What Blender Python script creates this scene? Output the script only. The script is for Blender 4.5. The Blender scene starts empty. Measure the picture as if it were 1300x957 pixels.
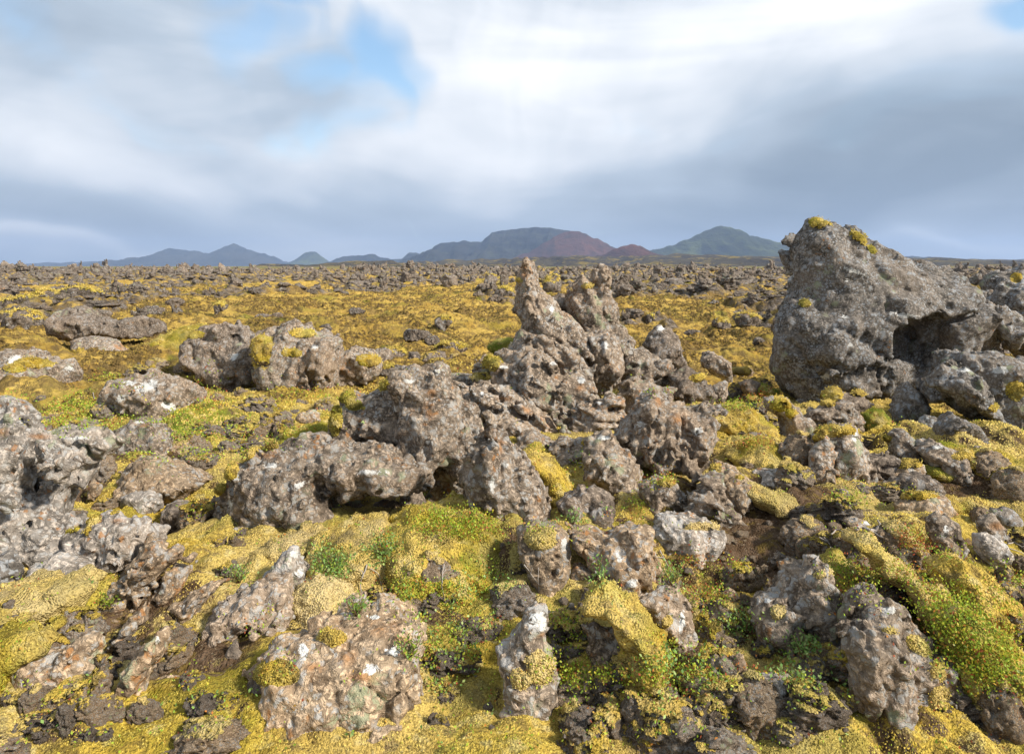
import bpy, math, random
import numpy as np
SC = bpy.context.scene
COL = SC.collection
F, CX, CY = 867.0, 650.0, 434.0
CAMZ = 1.6
PITCH = math.atan(96.0 / F)
CP, SP = math.cos(PITCH), math.sin(PITCH)
rng = np.random.default_rng(7)
random.seed(7)
f32 = np.float32

# ------------------------------------------------------------------ noise
_T = rng.random((32, 32, 32)).astype(f32)
_TF = _T.ravel()
def vn(p):
    """value noise, p (N,3) -> (N,) in 0..1"""
    i = np.floor(p).astype(np.int32)
    p = p.astype(f32, copy=False); w = (p - i).astype(f32)
    w = w * w * (3 - 2 * w)
    i &= 31
    j = (i + 1) & 31
    x0, y0, z0 = i[:, 0] << 10, i[:, 1] << 5, i[:, 2]
    x1, y1, z1 = j[:, 0] << 10, j[:, 1] << 5, j[:, 2]
    wx, wy, wz = w[:, 0], w[:, 1], w[:, 2]
    a = _TF[x0 + y0 + z0]; a = a + (_TF[x0 + y0 + z1] - a) * wz
    b = _TF[x0 + y1 + z0]; b = b + (_TF[x0 + y1 + z1] - b) * wz
    a = a + (b - a) * wy
    c = _TF[x1 + y0 + z0]; c = c + (_TF[x1 + y0 + z1] - c) * wz
    d = _TF[x1 + y1 + z0]; d = d + (_TF[x1 + y1 + z1] - d) * wz
    c = c + (d - c) * wy
    return a + (c - a) * wx
_R = np.array([[0.36, 0.48, -0.8], [-0.8, 0.6, 0.0], [0.48, 0.64, 0.6]], f32)
def vl(p):
    """linear value noise: flat facets with creases"""
    i = np.floor(p).astype(np.int32)
    p = p.astype(f32, copy=False); w = (p - i).astype(f32)
    i &= 31; j = (i + 1) & 31
    x0, y0, z0 = i[:, 0] << 10, i[:, 1] << 5, i[:, 2]; x1, y1, z1 = j[:, 0] << 10, j[:, 1] << 5, j[:, 2]
    # tetrahedral interpolation keeps every cell piecewise planar
    o = np.argsort(-w, axis=1); ws = np.take_along_axis(w, o, 1)
    st = np.stack([x1 - x0, y1 - y0, z1 - z0], 1)
    st = np.take_along_axis(st, o, 1)
    b0 = x0 + y0 + z0; b1 = b0 + st[:, 0]; b2 = b1 + st[:, 1]; b3 = b2 + st[:, 2]
    return _TF[b0] * (1 - ws[:, 0]) + _TF[b1] * (ws[:, 0] - ws[:, 1]) + _TF[b2] * (ws[:, 1] - ws[:, 2]) + _TF[b3] * ws[:, 2]
def facet(p, o=2):
    s = np.zeros(len(p), f32); a = 0.5; t = 0
    for _ in range(o):
        s += a * np.abs(vl(p) * 2 - 1); t += a; a *= 0.5
        p = (p @ _R) * 2.03 + 5.1
    return s / t * 2 - 0.7
def fbm(p, o=3):
    s = np.zeros(len(p), f32); a = 0.5; t = 0
    for _ in range(o):
        s += a * (vn(p) * 2 - 1); t += a; a *= 0.5
        p = (p @ _R) * 2.03 + 5.1
    return s / t
def billow(p, o=2):
    s = np.zeros(len(p), f32); a = 0.5; t = 0
    for _ in range(o):
        s += a * np.abs(vn(p) * 2 - 1); t += a; a *= 0.5
        p = (p @ _R) * 2.03 + 5.1
    return s / t * 2 - 0.7
def sstep(a, b, x):
    t = np.clip((x - a) / (b - a), 0, 1)
    return t * t * (3 - 2 * t)

# ------------------------------------------------------------------ pixel <-> world
def ray(u, v):
    a, b = (np.asarray(u, float) - CX) / F, (CY - np.asarray(v, float)) / F
    return a, CP + SP * b, -SP + CP * b
def at_y(u, v, Y):
    a, b, c = ray(u, v)
    t = Y / b
    return a * t, CAMZ + c * t
def proj(P):
    X, Y, Z = P[:, 0], P[:, 1], P[:, 2] - CAMZ
    d = CP * Y - SP * Z
    d = np.where(np.abs(d) < 1e-4, 1e-4, d)
    return CX + F * X / d, CY - F * (SP * Y + CP * Z) / d

# ------------------------------------------------------------------ terrain height
def flat_hit(u, v):
    a, b, c = ray(u, v)
    t = -CAMZ / c
    return a * t, b * t
# (u, v, height m, radius x m, radius y m)
BUMPS = [(700, 560, .14, 1.3, 1.0), (960, 600, .20, .9, .9), (1010, 650, .12, 1.0, .7), (560, 700, .12, .9, .5),
         (215, 440, .30, 1.0, 1.0), (60, 470, .25, 2.0, 1.2), (380, 560, .14, .7, .6), (230, 545, .10, 1.2, .8),
         (1230, 760, .22, .8, .6), (1120, 730, .12, .5, .4), (90, 770, .10, .6, .3), (640, 740, .08, .7, .35),
         (1200, 590, .22, 1.2, .8), (900, 540, .14, 1.0, .8), (480, 480, .15, 1.5, 1.0), (820, 830, .10, .5, .3),
         (620, 470, .2, 1.5, 1.0), (1180, 640, .10, .9, .5), (980, 740, -.12, .5, .3), (1060, 570, -.10, .5, .5),
         (240, 640, -.12, .6, .4), (230, 850, -.06, .6, .25), (930, 840, -.08, .4, .2), (760, 700, .10, .5, .3)]
_B = []
COLLAR = []
for (u, v, h, rx, ry) in BUMPS:
    x, y = flat_hit(u, v); _B.append((float(x), float(y), h, rx, ry))
def height(x, y, fine=True):
    x = np.atleast_1d(np.asarray(x, float)); y = np.atleast_1d(np.asarray(y, float))
    r = np.hypot(x, y)
    def n2(s, o, k=0.0):
        return fbm(np.stack([x / s + 11.3 + k, y / s + 4.7, np.full_like(x, k)], 1).astype(f32), o)
    w = sstep(1.2, 4.0, r)
    z = 0.10 * w * n2(1.7, 2) + 0.05 * w * n2(.6, 2, 3.3)
    w2 = sstep(6, 18, r) * (1 - sstep(150, 260, r))
    z += w2 * (0.34 * n2(6.5, 2, 1.1) + 0.16 * n2(2.2, 2, 2.2))
    z += sstep(30, 60, r) * (1 - sstep(150, 240, r)) * 0.55 * n2(22., 2, 6.)
    for (bx, by, h, rx, ry) in _B:
        z += h * np.exp(-(((x - bx) / rx) ** 2 + ((y - by) / ry) ** 2))
    z -= 0.05 * sstep(14, 40, r)
    if fine:
        wf = (1 - sstep(25, 60, r)) * sstep(.8, 1.6, r)
        p = np.stack([x, y, z * 0], 1).astype(f32)
        z += wf * (0.06 * billow(p / 0.85 + 5, 1) + (0.06 + .04 * fbm(p / .9, 1)) * billow(p / 0.36, 2) + .02 * billow(p / .13, 1) + 0.012 * fbm(p / 0.07, 2))
        kk = np.nonzero((r > 11) & (r < 260))[0]
        if len(kk):
            M = lava_mask(x[kk], y[kk]); pk = np.stack([x[kk], y[kk], M * 0], 1).astype(f32); rk_ = r[kk]
            amp = .30 + .0052 * rk_
            z[kk] += M * amp * (.25 + .9 * billow(pk / 2.2 + 8, 3) + .35 * billow(pk / (.7 + .008 * rk_[:, None]), 2))
        wm = sstep(5, 10, r) * (1 - sstep(80, 140, r))
        z += wm * (0.17 * billow(p / 1.25 + 3.3, 2) + .09 * billow(p / .5 + 1.3, 2))
        for (bx, by, br, ba) in COLLAR:
            k = np.nonzero((np.abs(x - bx) < 1.9 * br) & (np.abs(y - by) < 1.9 * br))[0]
            if len(k): z[k] += ba * np.exp(-(((x[k] - bx) ** 2 + (y[k] - by) ** 2) / (br * br)) ** 2)
    return z
_ys = np.concatenate([np.arange(1.2, 14, .03), np.geomspace(14, 300, 300)])
def dens(u, v, x, y):
    p = np.stack([x / 9., y / 16., x * 0], 1).astype(f32)
    a = .5 + 1.1 * fbm(p, 3) + .35 * fbm(p * 4, 2)
    d = np.where(v < 372, .95, np.where(v < 388, .80, .48))
    g = lambda cu, cv, ru, rv: np.exp(-((u - cu) / ru) ** 2 - ((v - cv) / rv) ** 2)
    d = d - .7 * g(520, 398, 130, 14) - .4 * g(300, 400, 110, 10) - .5 * g(880, 440, 110, 34) + .8 * g(900, 378, 140, 26) + .7 * g(60, 378, 170, 26) + .4 * g(520, 362, 240, 12) - .5 * g(30, 425, 50, 12)
    return sstep(.0, .75, d) * sstep(.26, .58, a * (.35 + d))
def lava_mask(x, y):
    x = np.asarray(x, float); y = np.asarray(y, float)
    u, v = proj(np.stack([x, y, x * 0], 1))
    r = np.hypot(x, y)
    dd = dens(np.where(y > 0, u, 650), np.where(y > 0, v, 372), x, y)
    return sstep(.35, .85, dd) * sstep(11, 17, r) * (1 - sstep(190, 250, r))
def hit(u, v):
    """first terrain hit along the ray of a pixel"""
    a, b, c = ray(u, v)
    t = _ys / b
    zz = CAMZ + c * t
    h = height(a * t, _ys, False)
    k = np.nonzero(zz <= h)[0]
    k = k[0] if len(k) else len(_ys) - 1
    return float(a * t[k]), float(_ys[k]), float(h[k])

# ------------------------------------------------------------------ mesh helpers
def make_mesh(name, V, Q, mats, attrs=None, smooth=True, tri=None, face_mat=None):
    me = bpy.data.meshes.new(name)
    V = np.asarray(V, f32)
    nq = 0 if Q is None else len(Q); nt = 0 if tri is None else len(tri)
    me.vertices.add(len(V)); me.vertices.foreach_set('co', V.ravel())
    li = []
    if nq: li.append(np.asarray(Q, np.int32).ravel())
    if nt: li.append(np.asarray(tri, np.int32).ravel())
    li = np.concatenate(li)
    me.loops.add(len(li)); me.loops.foreach_set('vertex_index', li)
    me.polygons.add(nq + nt)
    st = np.concatenate([np.arange(nq) * 4, nq * 4 + np.arange(nt) * 3]).astype(np.int32)
    me.polygons.foreach_set('loop_start', st)
    me.polygons.foreach_set('use_smooth', np.full(nq + nt, smooth))
    for m in (mats if isinstance(mats, (list, tuple)) else [mats]): me.materials.append(m)
    if face_mat is not None: me.polygons.foreach_set('material_index', np.asarray(face_mat, np.int32))
    me.update(calc_edges=True)
    for k, a in (attrs or {}).items():
        a = np.asarray(a, f32)
        if a.ndim == 1:
            at = me.attributes.new(k, 'FLOAT', 'POINT'); at.data.foreach_set('value', a)
        else:
            at = me.attributes.new(k, 'FLOAT_COLOR', 'POINT')
            at.data.foreach_set('color', np.concatenate([a, np.ones((len(a), 1), f32)], 1).ravel())
    return me
def obj(name, me, parent=None, loc=(0, 0, 0), label=None, cat=None, group=None, kind=None):
    o = bpy.data.objects.new(name, me); COL.objects.link(o); o.location = loc
    if parent: o.parent = parent
    if label: o['label'] = label
    if cat: o['category'] = cat
    if group: o['group'] = group
    if kind: o['kind'] = kind
    return o
def vnormals(V, Q):
    a, b, c, d = V[Q[:, 0]], V[Q[:, 1]], V[Q[:, 2]], V[Q[:, 3]]
    n = np.cross(c - a, d - b)
    N = np.zeros_like(V)
    for k in range(4):
        for ax in range(3):
            N[:, ax] += np.bincount(Q[:, k], n[:, ax], len(V))
    return N / np.maximum(np.linalg.norm(N, axis=1, keepdims=True), 1e-9)

def surface_nets(f, o, h):
    f[0] = f[-1] = np.maximum(f[0], 1e-3); f[-1] = np.maximum(f[-1], 1e-3)
    f[0] = 1e-2; f[-1] = 1e-2; f[:, 0] = 1e-2; f[:, -1] = 1e-2; f[:, :, 0] = 1e-2; f[:, :, -1] = 1e-2
    s = f < 0
    nx, ny, nz = f.shape
    S = (ny * nz, nz, 1)
    ff = f.ravel()
    acc, cells, quads = [], [], []
    for ax in range(3):
        sl0 = [slice(None)] * 3; sl1 = [slice(None)] * 3
        sl0[ax] = slice(0, -1); sl1[ax] = slice(1, None)
        m = s[tuple(sl0)] != s[tuple(sl1)]
        I = np.array(np.nonzero(m))                      # 3,N
        lin = I[0] * S[0] + I[1] * S[1] + I[2]
        f0 = ff[lin]; f1 = ff[lin + S[ax]]
        t = f0 / (f0 - f1)
        P = I.T.astype(f32); P[:, ax] += t
        b, c = [(1, 2), (2, 0), (0, 1)][ax]
        q = [lin - S[b] - S[c], lin - S[c], lin, lin - S[b]]
        for k in q:
            cells.append(k); acc.append(P)
        fl = f0 > 0
        Q = np.stack(q, 1)
        Q[fl] = Q[fl][:, ::-1]
        quads.append(Q)
    cells = np.concatenate(cells); acc = np.concatenate(acc)
    uq, inv = np.unique(cells, return_inverse=True)
    cnt = np.bincount(inv).astype(f32)
    V = np.stack([np.bincount(inv, acc[:, k]) for k in range(3)], 1) / cnt[:, None]
    Q = np.searchsorted(uq, np.concatenate(quads))
    return (V * h + np.asarray(o)).astype(f32), Q.astype(np.int32)

def poly_sd(X, Z, poly):
    P = np.asarray(poly, f32); A = P; B = np.roll(P, -1, 0)
    d = np.full(X.shape, 1e9, f32); ins = np.zeros(X.shape, bool)
    for (ax, az), (bx, bz) in zip(A, B):
        ex, ez = bx - ax, bz - az
        wx, wz = X - ax, Z - az
        t = np.clip((wx * ex + wz * ez) / max(ex * ex + ez * ez, 1e-12), 0, 1)
        d = np.minimum(d, (wx - ex * t) ** 2 + (wz - ez * t) ** 2)
        c = ((az > Z) != (bz > Z))
        if abs(ez) > 1e-12:
            ins ^= c & (X < ex * (Z - az) / ez + ax)
    d = np.sqrt(d)
    return np.where(ins, -d, d)

def E(u, v, w, h, rot=0, n=9, j=.16, seed=None):
    """irregular outline round a centre, in picture pixels"""
    r = random.Random(seed if seed is not None else int(u * 7 + v * 13))
    out = []
    ca, sa = math.cos(math.radians(rot)), math.sin(math.radians(rot))
    for k in range(n):
        a = 2 * math.pi * (k + r.uniform(-.3, .3)) / n
        q = 1 + r.uniform(-j, j)
        x, y = w / 2 * math.cos(a) * q, h / 2 * math.sin(a) * q
        out.append((u + ca * x - sa * y, v + sa * x + ca * y))
    return out

def sdf_shape(lobes, h, seed, rough=1., cuts=4, strata=None, smooth=False, extra=None):
    """lobes: (poly XZ world, Yc, T, lean, sign) -> V, Q (world)"""
    r = np.random.default_rng(seed)
    pts = np.concatenate([np.asarray(l[0]) for l in lobes if l[4] > 0])
    ys0 = min(l[1] - l[2] * 1.15 - abs(l[3]) * .3 for l in lobes if l[4] > 0)
    ys1 = max(l[1] + l[2] * 1.15 + abs(l[3]) * .5 for l in lobes if l[4] > 0)
    size = min(np.ptp(pts[:, 0]), np.ptp(pts[:, 1]))
    m = 0.14 * size * rough + 3 * h
    lo = np.array([pts[:, 0].min() - m, ys0 - m, pts[:, 1].min() - m])
    hi = np.array([pts[:, 0].max() + m, ys1 + m, pts[:, 1].max() + m])
    n = np.ceil((hi - lo) / h).astype(int) + 1
    xs, yy, zs = (lo[k] + h * np.arange(n[k]) for k in range(3))
    XX, ZZ = np.meshgrid(xs.astype(f32), zs.astype(f32), indexing='ij')
    f = None
    for (poly, Yc, T, lean, sign) in lobes:
        a = poly_sd(XX, ZZ, poly)
        inr = max(-a.min(), h)
        rr = inr * .92
        rr = min(rr, T * 1.6)
        zmid = np.asarray(poly)[:, 1].mean()
        yc = Yc + lean * (ZZ - zmid)
        e = np.maximum(a + rr, 0)
        dy = (yy.astype(f32)[None, :, None] - yc[:, None, :]) * (rr / T)
        g = np.sqrt(e[:, None, :] ** 2 + dy * dy) - rr
        if sign > 0:
            if cuts:
                c = np.array([(poly[:, 0].min() + poly[:, 0].max()) / 2, Yc, (poly[:, 1].min() + poly[:, 1].max()) / 2])
                for _ in range(cuts):
                    nv = np.array([r.uniform(-1, 1), -r.uniform(.5, 1.3) * (1 if r.random() < .8 else -1), r.uniform(-.5, 1.)])
                    nv /= np.linalg.norm(nv)
                    pw, ph = np.ptp(np.asarray(poly), 0) / 2
                    hh = r.uniform(.42, .72) * (abs(nv[0]) * pw + abs(nv[1]) * T + abs(nv[2]) * ph)
                    pl = (xs - c[0])[:, None, None] * nv[0] + (yy - c[1])[None, :, None] * nv[1] + (zs - c[2])[None, None, :] * nv[2] - hh
                    g = np.maximum(g, pl.astype(f32) * .8)
            if f is None: f = g
            else:
                k = .02 + .09 * inr
                q = np.clip(.5 + .5 * (g - f) / k, 0, 1)
                f = g + (f - g) * q - k * q * (1 - q)
        else:
            f = np.maximum(f, -g)
    f = f.astype(f32)
    s = size * .5
    band = (.22 * s * rough + .03) + 2 * h
    I = np.array(np.nonzero(np.abs(f) < band))
    P = (I.T * h + lo - lo * 0).astype(f32) + f32(seed % 97) * 1.7
    if smooth:
        d = .16 * s * fbm(P / (.8 * s + .05), 2) + .12 * s * billow(P / (.5 * s + .03), 2) + .022 * billow(P / .11, 2) + .010 * fbm(P / .05, 2)
    else:
        rgh = rough
        w1 = max(.9 * s, .1)
        d = min(.035 * s, .015) + rgh * .085 * s * fbm(P / w1, 3)
        q_ = (fbm(P / (.55 * s + .08) + 2.2, 3) + .15 * fbm(P / .05, 1)) * 3.2
        fl = np.floor(q_)
        d += rgh * .11 * s * (fl + sstep(.62, .98, q_ - fl)) / 3.2 * 1.0
        if strata is not None:
            ang, st = strata
            ca, sa = math.cos(ang), math.sin(ang)
            Q_ = np.stack([(P[:, 0] * ca + P[:, 2] * sa) * .22, P[:, 1] * .3, (-P[:, 0] * sa + P[:, 2] * ca) * 1.0], 1)
            Q_ += .05 * fbm(P / .3, 2)[:, None]
            d += st * .055 * billow(Q_ / .07, 2) + st * .05 * fbm(Q_ / .18, 2)
        d += (.4 + .6 * rgh) * .15 * s * facet((P @ _R) / (.40 * s + .04), 2)
        d += min(.03, .08 * s) * facet((P @ _R) / (.16 * s + .05) + 7.7, 2)
        d += .9 * min(.015, .06 * s) * billow(P / .13 + 3.1, 2)
        d += min(.010, .04 * s) * billow(P / .05 + 9.7, 2)
        if h < .02: d += .008 * (vn(P / .021) * 2 - 1)
    if not smooth:
        for wl, wd, am in ((.7 * s + .05, .030, .085 * s), (.33 * s + .04, .035, .04 * s)):
            cn = vn(P / wl + 17.3) + .25 * vn(P / (wl * .3)) - .125
            d -= rgh * am * (1 - sstep(0, wd + h * .6 / wl, np.abs(cn - .5)))
    f[I[0], I[1], I[2]] -= d
    V, Q = surface_nets(f, lo, h)
    return V, Q

def box_tufts(P, N, size, rnd, squash=1.):
    """little pointed moss tufts: 6-vert octahedra"""
    n = len(P)
    t = np.cross(N, rnd.normal(size=(n, 3))); t /= np.maximum(np.linalg.norm(t, axis=1, keepdims=True), 1e-6)
    b = np.cross(N, t)
    s = size[:, None]
    j = lambda: rnd.uniform(.6, 1.3, (n, 1))
    tip = P + N * s * j() * 1.0 * squash + t * s * .3 * rnd.normal(size=(n, 1))
    V = np.stack([tip, P + t * s * .55 * j(), P + b * s * .55 * j(), P - t * s * .55 * j(), P - b * s * .55 * j()], 1)
    base = np.arange(n)[:, None] * 5
    T = np.array([[0, 1, 2], [0, 2, 3], [0, 3, 4], [0, 4, 1]])
    tri = (base[:, :, None] + T[None].reshape(1, 12, 1)[:, :, 0][:, None, :]).reshape(-1, 3)
    return V.reshape(-1, 3), tri
# ------------------------------------------------------------------ materials
class NT:
    def __init__(s, mat):
        mat.use_nodes = True; s.t = mat.node_tree; s.t.nodes.clear()
    def n(s, ty, **kw):
        x = s.t.nodes.new(ty)
        for k, v in kw.items():
            if k.startswith('i_'): x.inputs[k[2:].replace('_', ' ')].default_value = v
            else: setattr(x, k, v)
        return x
    def l(s, a, b): s.t.links.new(a, b)
    def val(s, x, sock):
        if isinstance(x, (int, float)): sock.default_value = x
        elif isinstance(x, (tuple, list)): sock.default_value = tuple(x) + ((1,) if len(x) == 3 and sock.type == 'RGBA' else ())
        else: s.l(x, sock)
    def m(s, op, a, b=0., c=0., clamp=False):
        x = s.t.nodes.new('ShaderNodeMath'); x.operation = op; x.use_clamp = clamp
        s.val(a, x.inputs[0]); s.val(b, x.inputs[1]); s.val(c, x.inputs[2]); return x.outputs[0]
    def mix(s, f, a, b, mode='MIX'):
        x = s.t.nodes.new('ShaderNodeMix'); x.data_type = 'RGBA'; x.blend_type = mode
        s.val(f, x.inputs[0]); s.val(a, x.inputs[6]); s.val(b, x.inputs[7]); return x.outputs[2]
    def ss(s, x, a, b):
        y = s.t.nodes.new('ShaderNodeMapRange'); y.interpolation_type = 'SMOOTHSTEP'
        s.val(x, y.inputs[0]); y.inputs[1].default_value = a; y.inputs[2].default_value = b; return y.outputs[0]
    def noise(s, co, scale, detail=3., rough=.55, dist=0.):
        x = s.t.nodes.new('ShaderNodeTexNoise'); s.l(co, x.inputs['Vector'])
        x.inputs['Scale'].default_value = scale; x.inputs['Detail'].default_value = detail
        x.inputs['Roughness'].default_value = rough; x.inputs['Distortion'].default_value = dist
        return x.outputs['Fac']
    def vor(s, co, scale, feat='F1', rnd=1.):
        x = s.t.nodes.new('ShaderNodeTexVoronoi'); s.l(co, x.inputs['Vector']); x.feature = feat
        x.inputs['Scale'].default_value = scale; x.inputs['Randomness'].default_value = rnd
        return x
    def attr(s, name):
        x = s.t.nodes.new('ShaderNodeAttribute'); x.attribute_name = name; return x
    def bsdf(s, col, rough=.9, bump=None, bd=.01, strength=1., spec=.2, sub=0.):
        b = s.n('ShaderNodeBsdfPrincipled'); s.val(col, b.inputs['Base Color']); s.val(rough, b.inputs['Roughness'])
        b.inputs['Specular IOR Level'].default_value = spec
        if bump is not None:
            bn = s.n('ShaderNodeBump'); bn.inputs['Distance'].default_value = bd; bn.inputs['Strength'].default_value = strength
            s.l(bump, bn.inputs['Height']); s.l(bn.outputs[0], b.inputs['Normal'])
        o = s.n('ShaderNodeOutputMaterial'); s.l(b.outputs[0], o.inputs['Surface']); return b

def rock_mat(name, dark, mid, lichen_amt=.5, orange_amt=.5, green_amt=.3, lichen=(.42, .40, .37), sc=1., bumpd=.012):
    mt = bpy.data.materials.new(name); t = NT(mt)
    tc = t.n('ShaderNodeTexCoord'); oi = t.n('ShaderNodeObjectInfo')
    ad = t.n('ShaderNodeVectorMath', operation='MULTIPLY_ADD')
    t.l(oi.outputs['Random'], ad.inputs[0]); ad.inputs[1].default_value = (37, 51, 23); t.l(tc.outputs['Object'], ad.inputs[2])
    co0 = ad.outputs[0]
    wv = t.n('ShaderNodeTexNoise'); t.l(co0, wv.inputs['Vector']); wv.inputs['Scale'].default_value = 17 * sc; wv.inputs['Detail'].default_value = 3
    ad2 = t.n('ShaderNodeVectorMath', operation='MULTIPLY_ADD'); t.l(wv.outputs['Color'], ad2.inputs[0]); ad2.inputs[1].default_value = (.05 / sc,) * 3; t.l(co0, ad2.inputs[2])
    co = ad2.outputs[0]
    n1 = t.noise(co, 1.6 * sc, 4, .6); n2 = t.noise(co, 9 * sc, 5, .65, .3); n3 = t.noise(co, 42 * sc, 4, .7); n4 = t.noise(co, 140 * sc, 2, .6)
    base = t.mix(t.ss(n2, .36, .66), dark, mid)
    base = t.mix(t.m('MULTIPLY', t.ss(n1, .45, .65), .5), base, (mid[0] * 1.25, mid[1] * 1.12, mid[2] * .98))
    base = t.mix(t.m('MULTIPLY', t.ss(n3, .50, .64), .75), base, (mid[0] * 2.1, mid[1] * 2.05, mid[2] * 2.0))
    base = t.mix(t.m('MULTIPLY', t.ss(n3, .46, .30), .7), base, (dark[0] * .6, dark[1] * .58, dark[2] * .55))
    # pale crustose lichen: rounded patches, ragged rims
    v1 = t.vor(co, 13 * sc); v2 = t.vor(co, 34 * sc)
    rag = t.m('MULTIPLY', t.m('SUBTRACT', n3, .5), 1.3)
    p1 = t.ss(t.m('ADD', v1.outputs['Distance'], rag), .34, .26)
    p1 = t.m('MULTIPLY', p1, t.ss(t.noise(co, 3.4 * sc, 3, .6), .66 - .22 * lichen_amt, .72 - .22 * lichen_amt))
    p2 = t.ss(t.m('ADD', v2.outputs['Distance'], rag), .42, .28)
    p2 = t.m('MULTIPLY', p2, t.ss(t.noise(co, 5.1 * sc, 3, .6, .4), .64 - .22 * lichen_amt, .74 - .22 * lichen_amt))
    pl = t.m('MAXIMUM', p1, p2)
    base = t.mix(t.m('MULTIPLY', pl, .85), base, t.mix(n4, (lichen[0] * .75, lichen[1] * .75, lichen[2] * .75), lichen))
    # grey-green patches
    v3 = t.vor(co, 8 * sc)
    g = t.m('MULTIPLY', t.ss(t.m('ADD', v3.outputs['Distance'], rag), .36, .24), t.ss(t.noise(co, 2.3 * sc, 2), .62 - .2 * green_amt, .68 - .2 * green_amt))
    base = t.mix(t.m('MULTIPLY', g, .7), base, (.30, .32, .20))
    # orange specks
    v4 = t.vor(co, 21 * sc)
    og = t.m('MULTIPLY', t.ss(t.m('ADD', v4.outputs['Distance'], rag), .30, .2), t.ss(t.noise(co, 2.9 * sc, 3, .6, .5), .66 - .2 * orange_amt, .74 - .2 * orange_amt))
    oa = t.m('MULTIPLY', t.attr('orange').outputs['Fac'], t.ss(n2, .42, .56))
    og = t.m('MAXIMUM', og, oa)
    base = t.mix(t.m('MULTIPLY', og, .75), base, (.36, .17, .06))
    wa = t.ss(t.m('ADD', t.attr('white').outputs['Fac'], t.m('ADD', t.m('MULTIPLY', t.m('SUBTRACT', n2, .5), 1.6), t.m('MULTIPLY', t.m('SUBTRACT', n3, .5), 2.))), .60, .80)
    wa = t.m('MULTIPLY', wa, t.ss(t.attr('white').outputs['Fac'], .02, .2))
    base = t.mix(t.m('MULTIPLY', wa, .95), base, (.60, .59, .56))
    tint = t.m('ADD', t.m('MULTIPLY', oi.outputs['Random'], .3), .86)
    hv = t.n('ShaderNodeHueSaturation'); t.l(base, hv.inputs['Color']); t.l(tint, hv.inputs['Value'])
    pit = t.ss(t.vor(co, 75 * sc).outputs['Distance'], .5, .12)
    hgt = t.m('ADD', t.m('MULTIPLY', n2, 2.2), t.m('ADD', t.m('MULTIPLY', n3, 1.3), t.m('MULTIPLY', n4, .35)))
    hgt = t.m('SUBTRACT', hgt, t.m('MULTIPLY', pit, .15))
    t.bsdf(hv.outputs[0], .93, hgt, bumpd / sc, 1., .15)
    return mt
ROCK = rock_mat('brown_lava', (.095, .072, .053), (.265, .212, .162), .95, .6, .35)
GREY = rock_mat('grey_lava', (.075, .066, .057), (.185, .165, .145), .95, .25, .35, (.38, .39, .40))
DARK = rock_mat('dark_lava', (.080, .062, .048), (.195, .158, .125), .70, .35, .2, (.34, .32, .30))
TAN = rock_mat('tan_lava', (.135, .095, .062), (.310, .235, .160), .85, .8, .35)
PALE = rock_mat('lichen_lava', (.15, .13, .11), (.34, .30, .26), .95, .8, .5, (.52, .50, .47))
FIELD = rock_mat('field_lava', (.066, .054, .045), (.185, .152, .122), .7, .4, .2, (.38, .36, .33), .45, .02)

def moss_col(t, co):
    n1 = t.noise(co, 2.2, 3, .6); n2 = t.noise(co, 11., 3, .6); n3 = t.noise(co, 75., 3, .7)
    c = t.mix(t.ss(n1, .38, .64), (.46, .31, .042), (.64, .455, .080))
    c = t.mix(t.m('MULTIPLY', t.ss(n2, .53, .63), .8), c, (.17, .115, .03))
    c = t.mix(t.m('MULTIPLY', t.ss(n2, .46, .34), .7), c, (.66, .55, .24))
    c = t.mix(t.m('MULTIPLY', t.ss(t.noise(co, 5.5, 5, .7), .56, .64), .7), c, (.17, .13, .045))
    c = t.mix(t.m('MULTIPLY', t.ss(t.noise(co, 3.3, 3, .6), .56, .66), .5), c, (.38, .38, .03))
    c = t.mix(t.m('MULTIPLY', t.ss(t.noise(co, 1.5, 4, .65), .50, .62), .65), c, (.27, .235, .03))
    pale = t.attr('pale').outputs['Fac']
    c = t.mix(t.m('MULTIPLY', pale, .9), c, (.66, .52, .27))
    gr = t.attr('green').outputs['Fac']
    c = t.mix(t.m('MULTIPLY', gr, t.ss(n2, .3, .6)), c, (.13, .20, .018))
    c = t.mix(t.m('MULTIPLY', t.ss(n3, .52, .38), .55), c, (.13, .085, .02))
    return c, n1, n2, n3
MOSS = bpy.data.materials.new('moss'); _t = NT(MOSS)
_g = _t.n('ShaderNodeNewGeometry'); _c, _1, _2, _3 = moss_col(_t, _g.outputs['Position'])
_v = _t.vor(_g.outputs['Position'], 110.).outputs['Distance']
_c = _t.mix(.12, _c, (.16, .10, .03))
_t.bsdf(_c, .95, _t.m('SUBTRACT', _t.m('MULTIPLY', _3, 1.), _v), .012, 1., .05)
TUFT = bpy.data.materials.new('moss_tuft'); _t = NT(TUFT)
_g = _t.n('ShaderNodeNewGeometry'); _c, _1, _2, _3 = moss_col(_t, _g.outputs['Position'])
_r = _t.attr('rnd').outputs['Fac']
_c = _t.mix(_t.m('MULTIPLY', _t.ss(_r, .5, 1.), .6), _c, (.74, .60, .14))
_c = _t.mix(_t.m('MULTIPLY', _t.ss(_r, .35, 0.), .7), _c, (.20, .14, .02))
_t.bsdf(_c, .9, None, 0, 0, .1)

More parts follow.
